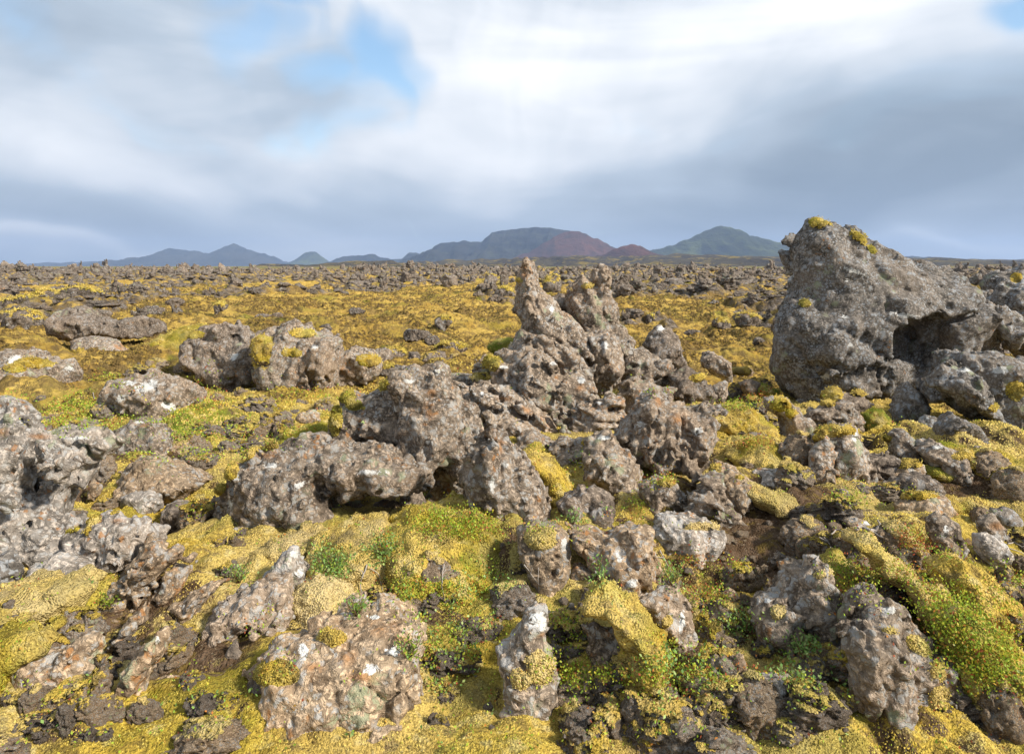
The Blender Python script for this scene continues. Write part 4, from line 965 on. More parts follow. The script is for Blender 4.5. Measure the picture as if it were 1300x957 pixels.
def field():
    r = np.random.default_rng(21)
    n = 26000
    rad = np.exp(r.uniform(math.log(11), math.log(235), n)); th = np.radians(r.uniform(-42, 42, n))
    x, y = rad * np.sin(th), rad * np.cos(th)
    z = height(x, y, False)
    u, v = proj(np.stack([x, y, z], 1))
    pr = dens(u, v, x, y) * np.clip(rad / 60., .24, 1.) * .66
    k = (r.random(n) < pr) & (v < 520) & (u > -60) & (u < 1360)
    x, y, rad, u, v, th = x[k], y[k], rad[k], u[k], v[k], th[k]
    z = height(x, y)
    m = len(x)
    size = np.clip(.20 * np.exp(r.normal(size=m) * .6) + .0052 * rad * np.exp(r.normal(size=m) * .35), .12, 2.4)
    size = np.where(v < 352, size * 1.15, size)
    app = size / rad + r.random(m) * 1e-3
    vis = ~((u > 990) & (u < 1265)) & ~((u > 655) & (u < 790) & (v > 345)) & (v < 470)
    order = np.argsort(-(app * np.where(vis, 1, 0)))
    ind = set(order[:285].tolist())
    bl, bq, off = [], [], 0
    for i in range(m):
        K = int(r.integers(len(KINDS)))
        a = r.uniform(0, 2 * math.pi); s = size[i]; tall_ = 1 + .30 * float(sstep(35, 80, rad[i]))
        sx, sy, sz = s * r.uniform(.8, 1.25), s * r.uniform(.8, 1.2), s * r.uniform(.45, .85) * tall_
        if i in ind:
            kd, me = PR[K]
            o = bpy.data.objects.new('field_rock', me); COL.objects.link(o)
            o.location = (x[i], y[i], z[i] - .06 * s); o.rotation_euler = (r.uniform(-.12, .12), r.uniform(-.12, .12), a); o.scale = (sx, sy, sz)
            where = ('in the rubble at the left' if u[i] < 250 else 'on golden moss left of the pinnacles' if u[i] < 655 else 'behind the twin pinnacles' if u[i] < 800
                     else 'between the pinnacles and the huge boulder' if u[i] < 1010 else 'right of the huge boulder')
            dist = 'in the middle distance' if rad[i] < 32 else 'far out' if rad[i] < 75 else 'near the horizon'
            o['label'] = {'blocky': 'blocky', 'low': 'low flat', 'jagged': 'jagged'}[kd] + (' large' if app[i] > .028 else ' small' if app[i] < .016 else '') + ' rock ' + dist + ', ' + where
            o['category'] = 'rock'; o['group'] = 'field rocks ' + dist + ', ' + where
        else:
            V, Q = LOWP[K]
            ca, sa = math.cos(a), math.sin(a)
            P = V * [sx, sy, sz]
            P = np.stack([P[:, 0] * ca - P[:, 1] * sa + x[i], P[:, 0] * sa + P[:, 1] * ca + y[i], P[:, 2] + z[i] - .06 * s], 1)
            bl.append(P); bq.append(Q + off); off += len(P)
    V = np.concatenate(bl); Q = np.concatenate(bq)
    obj('distant_rubble', make_mesh('distant_rubble', V, Q, FIELD, {'white': np.zeros(len(V)), 'orange': np.zeros(len(V))}), kind='stuff', label='countless small lava rocks scattered to the horizon')
    print('field rocks', m, 'rubble verts', len(V))
field()

def embedded():
    r = np.random.default_rng(77)
    PK = []
    for k, (w, hg, d, st) in enumerate([(1.1, .7, .9, 0), (1.3, .55, 1., 1), (.9, .9, .8, 0), (1.5, .5, .9, 1), (1., .8, .9, 0), (1.2, .7, .8, 1), (.8, .8, .7, 0), (1.4, .7, 1., 0), (1., .6, 1., 1), (.9, 1.1, .7, 0)]):
        rr = random.Random(50 + k)
        L = []
        for q in range(rr.choice([2, 3, 4])):
            cx = rr.uniform(-.3, .3) * w; cw = w * rr.uniform(.45, .8); ch = hg * rr.uniform(.6, 1.1)
            L.append((np.array(E(cx, ch * .18, cw, ch * 1.5, rr.uniform(-30, 30), 8, .2, 60 + k * 7 + q)), rr.uniform(-.2, .2) * d, d * .38, rr.uniform(-.1, .3), 1))
        V, Q = sdf_shape(L, .031, 700 + k, 1.25, 4, (rr.uniform(-.6, .6), 1.6) if st else None)
        N = vnormals(V, Q)
        me = make_mesh('lava_rock', V, Q, [ROCK, TAN, ROCK, DARK, TAN][k % 5], {'white': np.zeros(len(V)), 'orange': np.zeros(len(V))})
        o = bpy.data.objects.new('lava_rock', me); COL.objects.link(o)
        mk = sstep(.25, .7, N[:, 2]) * sstep(.40, .62, vn(V / .45 + k) * .7 + vn(V / .15) * .3) * sstep(.1, .4, V[:, 2])
        moss_cap(V, Q, N, mk, 6., 40 + k, o, np.zeros(3), [.1, .6, .3][k % 3], .05)
        PK.append((o, 'moss' if o.children else 'bare', ['brown', 'tan', 'brown', 'dark', 'tan'][k % 5]))
    n = 0; tries = 0
    while n < 270 and tries < 4000:
        tries += 1
        u, v = r.uniform(-10, 1310), 455 + 500 * r.random() ** 1.25
        if 390 < u < 720 and 650 < v < 960 and r.random() < .7: continue
        if 870 < u < 1080 and 660 < v < 740 and r.random() < .6: continue
        x, y, _ = hit(u, v)
        if y > 13: continue
        s = r.uniform(.08, .30) * (.75 + .09 * y)
        hpx = s * F / y * .5
        bad = False
        for pl in POLYS:
            a = np.array(pl, float)
            if (a[:, 0].min() - hpx * .5 < u < a[:, 0].max() + hpx * .5) and (a[:, 1].min() - 2 < v < a[:, 1].max() + hpx * 1.1):
                if poly_sd(np.array([[u, u - hpx * .5, u + hpx * .5, u, u]]), np.array([[v - 3, v - 3, v - 3, v - hpx, v - hpx * 1.5]]), a).min() < 0: bad = True; break
        if bad: continue
        src, ms, colr = PK[int(r.integers(len(PK)))]
        o = src.copy(); COL.objects.link(o)
        for ch in src.children:
            c = ch.copy(); COL.objects.link(c); c.parent = o
        o.location = (x, y, float(height(x, y)[0]) - .10 * s); o.scale = (s * r.uniform(.8, 1.3), s * r.uniform(.8, 1.2), s * r.uniform(.6, 1.)); o.rotation_euler = (r.uniform(-.2, .2), r.uniform(-.2, .2), r.uniform(0, 6.28))
        zone = ('left of the centre rocks' if u < 400 else 'below the centre rocks' if u < 830 and v > 640 else 'round the pinnacles and ledges' if u < 860 else 'on the slope under the huge boulder')
        o['label'] = ('moss topped' if ms == 'moss' else 'bare') + ' ' + colr + ' lava stone half sunk ' + zone; o['category'] = 'rock'; o['group'] = 'half sunk stones ' + zone
        n += 1
    for o, _, _ in PK:
        for ch in list(o.children): bpy.data.objects.remove(ch)
        bpy.data.objects.remove(o)
    print('embedded', n)
embedded()

# small stones lying about on the near ground
def stones():
    r = np.random.default_rng(5)
    ms = []
    for k in range(6):
        V, Q = sdf_shape([(np.array(E(0, 0, 1., .7, 0, 8, .2, k)) * [1, 1] + [0, .22], 0., .45, 0., 1)], .07, 300 + k, 1.1, 4)
        ms.append(make_mesh('small_stone', V, Q, [TAN, ROCK][k % 2], {'white': np.zeros(len(V)), 'orange': np.zeros(len(V))}))
    n = 0
    while n < 90:
        u, v = r.uniform(-10, 1310), r.uniform(500, 950)
        if n < 40: u, v = r.normal(970, 80), r.normal(715, 45)
        x, y, _ = hit(u, v)
        if y > 11: continue
        s = r.uniform(.02, .075) * (1 + .1 * y)
        o = bpy.data.objects.new('small_stone', ms[int(r.integers(6))]); COL.objects.link(o)
        o.location = (x, y, float(height(x, y)[0]) - .12 * s); o.scale = (s, s * r.uniform(.7, 1.2), s * r.uniform(.6, 1.1)); o.rotation_euler = (0, 0, r.uniform(0, 6.28))
        wh = 'bare earth slope' if n < 40 else 'moss and earth of the near ground'
        o['label'] = 'small brown loose stone lying on the ' + wh; o['category'] = 'stone'; o['group'] = 'loose small stones on the ' + wh
        n += 1
stones()

# ------------------------------------------------------------------ mountains
def mountain(name, prof, D, Wd, mat, rough=.10, seed=0, shape=1.0, steps=0.):
    prof = np.array(prof, float)
    us = np.arange(prof[0, 0], prof[-1, 0] + .01, 1.6 if Wd > 100 else 3)
    vs = np.interp(us, prof[:, 0], prof[:, 1])
    j_ = fbm(np.stack([us / 9. + seed * 3.1, us * 0, us * 0 + seed], 1).astype(f32), 4)
    vs = vs - 2.6 * j_ * sstep(0, 12, 341 - vs)
    x, z = at_y(us, vs, D)
    x0, x1 = x[0], x[-1]
    tt = np.linspace(-1, 1, 110)
    X, T_ = np.meshgrid(x, tt, indexing='ij'); Z = np.repeat(z[:, None], len(tt), 1)
    fall = np.clip(1 - np.abs(T_), 0, 1)
    fall = np.where(T_ < 0, fall ** shape, fall ** 1.0)
    Y = D + T_ * Wd
    Hm = np.maximum(Z, 0)
    P = np.stack([X.ravel() / 420. + seed, Y.ravel() / 700., 0 * X.ravel()], 1).astype(f32)
    nz = (fbm(P, 5)).reshape(X.shape)
    gul = (np.abs(fbm(np.stack([X.ravel() / 160. + seed, Y.ravel() / 900., 0 * X.ravel()], 1).astype(f32), 4))).reshape(X.shape)
    ed = np.sin(np.pi * np.clip(fall, 0, 1)) 
    hz = Hm * fall + Hm.max() * rough * 2.2 * nz * ed - Hm.max() * rough * 2.8 * gul * ed
    if steps:
        q = Hm.max() / 5; hz = hz * (1 - steps) + steps * (np.floor(hz / q) + sstep(.0, .5, (hz / q) % 1)) * q
    hz = np.where(fall <= .001, -3, hz - 3 * (1 - fall))
    V = np.stack([X.ravel(), Y.ravel(), hz.ravel()], 1)
    n, m = X.shape
    i = np.arange(n - 1)[:, None] * m; j = np.arange(m - 1)[None, :]
    Q = np.stack([i + j, i + m + j, i + m + j + 1, i + j + 1], -1).reshape(-1, 4)
    return obj(name, make_mesh(name, V, Q, mat), kind='structure')
BLUEH = hill_mat('far_hill', (.03, .033, .035), (.06, .058, .05), (.07, .07, .045))
DARKH = hill_mat('dark_hill', (.018, .020, .024), (.045, .045, .042), (.075, .08, .04), .002, .5)
REDH = hill_mat('red_cone', (.085, .034, .024), (.15, .062, .042), (.05, .035, .03), .002, .5)
GREENH = hill_mat('green_hill', (.035, .045, .022), (.10, .12, .035), (.04, .045, .035), .002, .6)
FOOT = hill_mat('foothill', (.075, .062, .05), (.13, .105, .06), (.38, .27, .05), .004, .9)
mountain('mountains', [(-60,339),(20,336),(60,334),(100,333),(150,330),(200,330),(270,336),(300,339)], 13000, 1500, BLUEH, .1, 1)
mountain('mountains', [(130,340),(150,333),(165,329),(185,325),(208,317),(215,316),(245,319),(265,321),(285,313),(297,310),(310,314),(325,321),(335,322),(347,330),(362,340)], 11500, 1600, BLUEH, .12, 2)
mountain('mountains', [(360,340),(378,327),(388,320),(394,318.5),(400,320),(412,327),(430,340)], 11000, 900, GREENH, .1, 3)
mountain('mountains', [(400,340),(415,333),(430,328),(438,325),(455,324),(468,322),(480,325),(495,328),(510,328),(518,321),(528,320),(536,325),(550,332),(565,340)], 9000, 900, DARKH, .12, 4)
mountain('mountains', [(515,342),(530,329),(545,320),(559,309),(580,306),(598,307),(612,305),(623,297),(648,292),(665,290),(682,289),(700,291),(711,293),(737,297),(755,304),(771,312),(800,322),(830,332),(850,342)], 7600, 1700, DARKH, .10, 5, 1.0, .25)
mountain('mountains', [(600,343),(640,334),(665,322),(685,311),(703,300),(716,295),(726,294),(736,294),(746,297),(760,305),(775,312),(788,318),(808,328),(830,342)], 6300, 900, REDH, .05, 6)
mountain('mountains', [(805,343),(821,319),(840,314),(860,308),(875,303),(889,297),(903,290),(915,287),(925,287),(940,293),(952,299),(965,303),(985,306),(1005,309),(1040,318),(1080,328),(1130,343)], 6900, 1500, GREENH, .08, 7)
mountain('mountains', [(715,343),(737,332),(755,326),(771,320),(785,315),(796,312),(804,310.5),(813,312),(826,319),(845,324),(862,328),(900,334),(930,343)], 4300, 500, REDH, .05, 8)
mountain('mountains', [(1090,343),(1130,327),(1161,324),(1198,327),(1225,331),(1242,334),(1255,333),(1273,333),(1300,329),(1345,324),(1400,326),(1440,343)], 8000, 900, DARKH, .08, 9)
mountain('hills', [(420,342),(480,337),(560,330),(640,328),(740,325),(800,326),(860,322),(930,325),(1000,326),(1100,328),(1200,328),(1300,331),(1420,335),(1480,342)], 3300, 1500, FOOT, .25, 10)

# ------------------------------------------------------------------ camera, light, sky
cam = bpy.data.cameras.new('camera'); co_ = bpy.data.objects.new('camera', cam); COL.objects.link(co_)
cam.sensor_width = 36; cam.lens = 36 * F / 1300; cam.shift_y = -(478.5 - 434) / 1300
cam.clip_start = .05; cam.clip_end = 60000
co_.location = (0, 0, CAMZ); co_.rotation_euler = (math.pi / 2 - PITCH, 0, 0)
SC.camera = co_
SD = np.array([.72, -.42, .62]); SD /= np.linalg.norm(SD)      # towards the sun
el = math.asin(SD[2]); az = math.atan2(SD[0], SD[1])            # azimuth clockwise from +Y
sun = bpy.data.lights.new('sun', 'SUN'); so = bpy.data.objects.new('sun', sun); COL.objects.link(so)
sun.energy = 4.2; sun.angle = math.radians(5); sun.color = (1., .93, .82)
from mathutils import Vector
so.rotation_euler = Vector(SD).to_track_quat('Z', 'Y').to_euler()
W_ = bpy.data.worlds.new('World'); SC.world = W_; W_.use_nodes = True
t = NT(W_)
sky = t.n('ShaderNodeTexSky'); sky.sky_type = 'NISHITA'; sky.sun_disc = False; sky.sun_elevation = el; sky.sun_rotation = az
tc = t.n('ShaderNodeTexCoord'); D_ = tc.outputs['Generated']
sp = t.n('ShaderNodeSeparateXYZ'); t.l(D_, sp.inputs[0])
AZ = t.m('ARCTAN2', sp.outputs[0], sp.outputs[1]); EL = t.m('ARCSINE', sp.outputs[2])
def azel(u, v):
    a, b, c = ray(u, v); L = math.sqrt(a * a + b * b + c * c)
    return math.atan2(a, b), math.asin(c / L)
cmb = t.n('ShaderNodeCombineXYZ'); t.l(AZ, cmb.inputs[0]); t.l(EL, cmb.inputs[1])
wn = t.n('ShaderNodeTexNoise'); t.l(cmb.outputs[0], wn.inputs['Vector']); wn.inputs['Scale'].default_value = 3.2; wn.inputs['Detail'].default_value = 3
wsp = t.n('ShaderNodeSeparateColor'); t.l(wn.outputs['Color'], wsp.inputs[0])
AZw = t.m('ADD', AZ, t.m('MULTIPLY', t.m('SUBTRACT', wsp.outputs[0], .5), .38)); ELw = t.m('ADD', EL, t.m('MULTIPLY', t.m('SUBTRACT', wsp.outputs[1], .5), .20))
def skyblob(u, v, ru, rv, rot=0., warp=True):
    a0, e0 = azel(u, v); ra, re = ru / F, rv / F
    A, E_ = (AZw, ELw) if warp else (AZ, EL)
    dx = t.m('SUBTRACT', A, a0); dy = t.m('SUBTRACT', E_, e0)
    c, s = math.cos(math.radians(rot)), math.sin(math.radians(rot))
    X = t.m('DIVIDE', t.m('ADD', t.m('MULTIPLY', dx, c), t.m('MULTIPLY', dy, s)), ra)
    Y = t.m('DIVIDE', t.m('SUBTRACT', t.m('MULTIPLY', dy, c), t.m('MULTIPLY', dx, s)), re)
    q = t.m('ADD', t.m('MULTIPLY', X, X), t.m('MULTIPLY', Y, Y))
    return t.m('EXPONENT', t.m('MULTIPLY', q, -1.))
mp = t.n('ShaderNodeMapping'); t.l(cmb.outputs[0], mp.inputs[0]); mp.inputs['Scale'].default_value = (1.1, 4.4, 1); mp.inputs['Rotation'].default_value = (0, 0, .08)
nA = t.noise(mp.outputs[0], 1.9, 4, .5, .8)
mp2 = t.n('ShaderNodeMapping'); t.l(cmb.outputs[0], mp2.inputs[0]); mp2.inputs['Scale'].default_value = (1.2, 2.2, 1); mp2.inputs['Rotation'].default_value = (0, 0, -.55); mp2.inputs['Location'].default_value = (3, 1, 0)
nB = t.noise(mp2.outputs[0], 3.0, 4, .5, 1.0)
Lm = t.m('ADD', .50, t.m('ADD', t.m('MULTIPLY', t.m('SUBTRACT', nA, .5), .85), t.m('MULTIPLY', t.m('SUBTRACT', nB, .5), .45)))
a_v, e_v = azel(600, 345)
dxv = t.m('SUBTRACT', AZw, a_v); dyv = t.m('SUBTRACT', ELw, e_v)
PHI = t.m('ARCTAN2', dyv, dxv); RHO = t.m('SQRT', t.m('ADD', t.m('MULTIPLY', dxv, dxv), t.m('MULTIPLY', dyv, dyv)))
cv = t.n('ShaderNodeCombineXYZ'); t.l(t.m('MULTIPLY', PHI, 1.5), cv.inputs[0]); t.l(t.m('MULTIPLY', RHO, 1.1), cv.inputs[1])
nS = t.noise(cv.outputs[0], 1.9, 3, .5, .35)
Lm = t.m('ADD', Lm, t.m('MULTIPLY', t.m('SUBTRACT', nS, .5), t.m('MULTIPLY', t.ss(RHO, .05, .35), .55)))
for (u, v, ru, rv, w, rot) in [(1000, 50, 330, 80, .34, 6), (760, 110, 250, 80, .20, -10), (520, 190, 190, 40, .22, 0), (90, 165, 190, 60, .22, 10), (320, 250, 230, 30, .14, 0), (600, 50, 90, 80, .22, 0),
                               (1250, 20, 200, 50, .15, 0), (60, 312, 130, 12, .22, 0), (1230, 325, 90, 8, .22, 0), (700, 200, 260, 40, .08, 0),
                               (1150, 165, 260, 60, -.40, 8), (1180, 270, 300, 50, -.34, 0), (900, 190, 120, 40, -.16, 0), (20, 40, 240, 70, -.10, 0), (120, 265, 300, 24, -.26, 0), (420, 110, 150, 60, -.08, 0), (40, 290, 200, 14, -.20, 0), (750, 275, 330, 26, -.07, 0), (200, 90, 120, 60, .14, 0)]:
    Lm = t.m('ADD', Lm, t.m('MULTIPLY', skyblob(u, v, ru, rv, rot), w))
cr = t.n('ShaderNodeValToRGB'); t.l(Lm, cr.inputs[0])
cr.color_ramp.elements[0].position = 0.; cr.color_ramp.elements[0].color = (1.65, 2.08, 2.6, 1)
cr.color_ramp.elements[1].position = 1.; cr.color_ramp.elements[1].color = (6.6, 6.7, 6.9, 1)
e = cr.color_ramp.elements.new(.5); e.color = (3.2, 3.75, 4.4, 1)
hole = None
for (u, v, ru, rv, rot) in [(350, 62, 80, 50, -20), (495, 95, 46, 65, 25), (405, 168, 95, 26, 5), (330, 8, 80, 24, 0), (420, 110, 60, 30, 0), (1295, 0, 40, 18, 0)]:
    b = skyblob(u, v, ru, rv, rot)
    hole = b if hole is None else t.m('MAXIMUM', hole, b)
hole = t.m('MULTIPLY', t.ss(t.m('ADD', hole, t.m('ADD', t.m('MULTIPLY', t.m('SUBTRACT', nB, .5), 1.4), t.m('MULTIPLY', t.m('SUBTRACT', nS, .5), -2.2))), .30, 1.25), .92)
skc = t.mix(1., sky.outputs[0], (1.1, 1.25, 1.25), 'MULTIPLY')
fin = t.mix(hole, cr.outputs[0], skc)
bg = t.n('ShaderNodeBackground'); t.l(fin, bg.inputs[0]); bg.inputs[1].default_value = .1
wo = t.n('ShaderNodeOutputWorld'); t.l(bg.outputs[0], wo.inputs[0])

# haze: one box of even air
hb = [(-15800, -15800, -8), (15800, -15800, -8), (15800, 15800, -8), (-15800, 15800, -8)]
hv = hb + [(a, b, 620) for a, b, _ in hb]
hq = [(0, 3, 2, 1), (4, 5, 6, 7), (0, 1, 5, 4), (1, 2, 6, 5), (2, 3, 7, 6), (3, 0, 4, 7)]
HZ = bpy.data.materials.new('haze'); ht = NT(HZ)
pv = ht.n('ShaderNodeVolumePrincipled'); pv.inputs['Color'].default_value = (.50, .67, 1., 1); pv.inputs['Density'].default_value = 7e-5; pv.inputs['Anisotropy'].default_value = .1
ho = ht.n('ShaderNodeOutputMaterial'); ht.l(pv.outputs[0], ho.inputs['Volume'])
obj('haze', make_mesh('haze', hv, hq, HZ, smooth=False), kind='stuff', label='thin blue haze in the air')

SC.view_settings.view_transform = 'Standard'; SC.view_settings.look = 'None'; SC.view_settings.gamma = 1; SC.view_settings.exposure = .78
SC.render.engine = 'CYCLES'
SC.cycles.max_bounces = 5; SC.cycles.diffuse_bounces = 2; SC.cycles.volume_bounces = 0; SC.cycles.transmission_bounces = 2
SC.cycles.use_denoising = True
# ------------------------------------------------------------------ plants and dead branches, set on the surfaces they grow on
bpy.context.view_layer.update()
DG = bpy.context.evaluated_depsgraph_get()
HZO = bpy.data.objects['haze']; HZO.hide_set(True); bpy.context.view_layer.update(); DG = bpy.context.evaluated_depsgraph_get()
def pick(u, v):
    a, b, c = ray(u, v)
    ok, loc, nor, idx, ob, _ = SC.ray_cast(DG, (0, 0, CAMZ), Vector((a, b, c)).normalized())
    if not ok or loc.y > 20: return None
    return np.array(loc), np.array(nor), ob.name
GR = [(.22, .31, .03), (.29, .38, .04), (.15, .22, .03), (.38, .42, .06)]
YG = [(.34, .38, .04), (.24, .33, .03), (.42, .36, .04), (.18, .28, .03)]
RD = [(.30, .07, .03), (.42, .17, .04), (.24, .07, .03), (.42, .26, .05), (.36, .22, .05)]
BG = [(.15, .27, .07), (.20, .32, .08), (.12, .20, .05), (.32, .40, .14)]
def sprig(P, N, k, size, pal, r, spread=.022, hgt=.03):
    """k rhombic folded leaves round little upright shoots"""
    n = k
    up = N * .5 + np.array([0, 0, .8]); up /= np.linalg.norm(up)
    base = P + r.normal(size=(n, 3)) * [spread, spread, spread * .3] + up * r.uniform(.1, 1., (n, 1)) * hgt
    d = r.normal(size=(n, 3)); d[:, 2] = np.abs(d[:, 2]) * .8 + .25; d /= np.linalg.norm(d, axis=1, keepdims=True)
    s = np.cross(d, r.normal(size=(n, 3))); s /= np.maximum(np.linalg.norm(s, axis=1, keepdims=True), 1e-6)
    L = size * r.uniform(.7, 1.3, (n, 1))
    V = np.stack([base, base + d * L * .5 + s * L * .3, base + d * L, base + d * L * .5 - s * L * .3], 1).reshape(-1, 3)
    c = np.array(pal)[r.integers(len(pal), size=n)] * r.uniform(.95, 1.6, (n, 1))
    return V, np.repeat(c, 4, 0)
PATCH = [ # u, v, ru, rv, density, palette mix (green, yellow-green, red, blue-green)
    (40, 503, 60, 16, .9, (.45, .45, .1, 0)), (115, 532, 85, 24, 1., (.45, .35, .2, 0)), (150, 488, 55, 12, .8, (.5, .4, .1, 0)), (235, 552, 62, 40, 1., (.65, .25, .1, 0)),
    (270, 480, 40, 26, .7, (.5, .2, .3, 0)), (340, 480, 40, 12, .8, (.6, .4, 0, 0)), (190, 578, 40, 6, 1., (.6, .4, 0, 0)), (255, 505, 30, 20, .7, (.2, .2, .6, 0)), (390, 500, 60, 20, .2, (.2, .6, .2, 0)), (340, 560, 60, 20, .25, (.3, .5, .2, 0)),
    (421, 718, 22, 20, .9, (.2, .1, 0, .7)), (453, 776, 18, 12, .8, (.3, .1, 0, .6)), (487, 700, 18, 20, .6, (.3, .1, .1, .5)), (330, 800, 26, 22, 1., (.3, .5, .2, 0)), (308, 820, 14, 18, 1., (.1, .3, .6, 0)), (303, 735, 18, 12, .7, (.4, .1, 0, .5)),
    (530, 765, 50, 34, .4, (.35, .45, .1, .1)), (600, 770, 50, 50, .4, (.3, .3, .1, .3)), (580, 668, 56, 18, .9, (.2, .65, .15, 0)), (560, 835, 50, 30, .7, (.25, .35, .2, .2)), (545, 860, 30, 20, .8, (.4, .2, .1, .3)), (590, 800, 60, 20, .4, (.2, .5, .2, .1)),
    (715, 830, 22, 46, .9, (.3, .6, .1, 0)), (755, 862, 50, 14, .8, (.2, .6, .2, 0)), (735, 700, 8, 14, .9, (.6, .4, 0, 0)), (760, 733, 8, 10, .8, (.1, 0, 0, .9)), (700, 672, 60, 6, .4, (.3, .5, .2, 0)),
    (880, 706, 32, 18, .9, (.1, .2, .7, 0)), (853, 736, 14, 14, .8, (.3, 0, 0, .7)), (900, 755, 26, 30, .7, (.2, .4, .4, 0)), (920, 720, 22, 14, .6, (.3, .4, .3, 0)), (870, 850, 50, 30, .6, (.3, .2, .2, .3)),
    (948, 796, 28, 20, 1., (.3, 0, 0, .7)), (992, 825, 18, 14, .9, (.3, 0, .1, .6)), (1000, 855, 40, 12, .6, (.2, .1, .2, .5)), (1020, 822, 8, 14, 1., (0, 0, 0, 1.)), (1065, 862, 24, 10, .8, (.1, 0, 0, .9)),
    (1085, 748, 40, 40, .7, (.35, .35, .3, 0)), (1130, 735, 30, 20, .5, (.5, .3, .2, 0)), (1165, 692, 26, 24, .8, (.15, .2, .65, 0)), (1185, 760, 50, 26, .35, (.3, .6, .1, 0)), (1235, 800, 60, 50, .22, (.2, .65, .15, .0)), (1280, 730, 26, 26, .45, (.45, .4, .15, 0)), (1260, 860, 50, 40, .3, (.2, .6, .2, .0)), (1215, 700, 30, 14, .4, (.3, .3, .4, 0)), (1200, 820, 20, 30, .5, (.2, .6, .2, 0)),
    (829, 605, 28, 18, .9, (.4, .25, .35, 0)), (812, 643, 9, 18, 1., (.7, .3, 0, 0)), (726, 662, 16, 6, .9, (.2, 0, 0, .8)), (962, 505, 20, 8, 1., (0, .05, .95, 0)), (987, 527, 8, 5, 1., (0, 0, 1., 0)), (1074, 608, 12, 10, 1., (.7, .3, 0, 0)), (937, 628, 10, 14, .8, (.6, .3, .1, 0)), (913, 654, 12, 8, .8, (.6, .4, 0, 0)), (930, 514, 50, 8, .6, (.7, .3, 0, 0)),
    (960, 565, 30, 8, .4, (.1, .3, .6, 0)), (1105, 630, 40, 14, .8, (.5, .5, 0, 0)), (740, 590, 26, 18, .7, (.3, .45, .25, 0)), (560, 478, 26, 8, .7, (.5, .3, .2, 0)), (830, 500, 26, 8, .8, (.5, .4, .1, 0)), (790, 655, 40, 12, .5, (.3, .3, .4, 0)), (770, 490, 12, 5, 1., (.8, .2, 0, 0)), (860, 500, 20, 8, .6, (.6, .3, .1, 0)), (180, 700, 6, 5, 1., (.8, .2, 0, 0)), (138, 768, 10, 6, 1., (.8, .2, 0, 0)), (250, 655, 20, 16, .4, (.1, .3, .6, 0)), (235, 870, 16, 10, .8, (.4, .6, 0, 0))]
def leafcover():
    r = np.random.default_rng(11)
    Vs, Cs, Sv = [], [], []
    def add(u, v, mixp, k):
        h = pick(u, v)
        if h is None: return
        P, N, nm = h
        if nm.startswith(('lava', 'rock')) and (N[2] < .55 or r.random() < .8): return
        if N[2] < -.2: return
        Y = P[1]
        pal = [GR, YG, RD, BG][r.choice(4, p=np.array(mixp) / sum(mixp))]
        size = (.0125 + .0030 * max(Y - 3, 0)) * (1.15 if pal is BG else .9)
        a, b = sprig(P, N, k, size, pal, r, .016 + .004 * Y, .022 + .003 * Y)
        Vs.append(a); Cs.append(b)
        if r.random() < .35: Sv.append((P, N, Y))
    for (u, v, ru, rv, d, mp_) in PATCH:
        n = int(math.pi * ru * rv * d / 9.) + 2
        for _ in range(n):
            q, a = math.sqrt(r.random()) * (1 + .2 * r.normal()), r.uniform(0, 6.283)
            add(u + ru * q * math.cos(a), v + rv * q * math.sin(a), mp_, int(r.integers(5, 10)))
    for _ in range(1500):
        add(r.uniform(0, 1300), r.uniform(470, 957), (.2, .6, .2, .05), int(r.integers(3, 7)))
    for _ in range(900):
        add(r.uniform(0, 1300), r.uniform(850, 957), (.3, .4, .2, .1), int(r.integers(4, 8)))
    V = np.concatenate(Vs); C = np.concatenate(Cs)
    Q = np.arange(len(V)).reshape(-1, 4)
    obj('leafy_ground_cover', make_mesh('leafy_ground_cover', V, Q, LEAF, {'col': C}, False), kind='stuff', label='low green, yellow and red leaved ground cover between the rocks')
    print('leaves', len(Q))
leafcover()

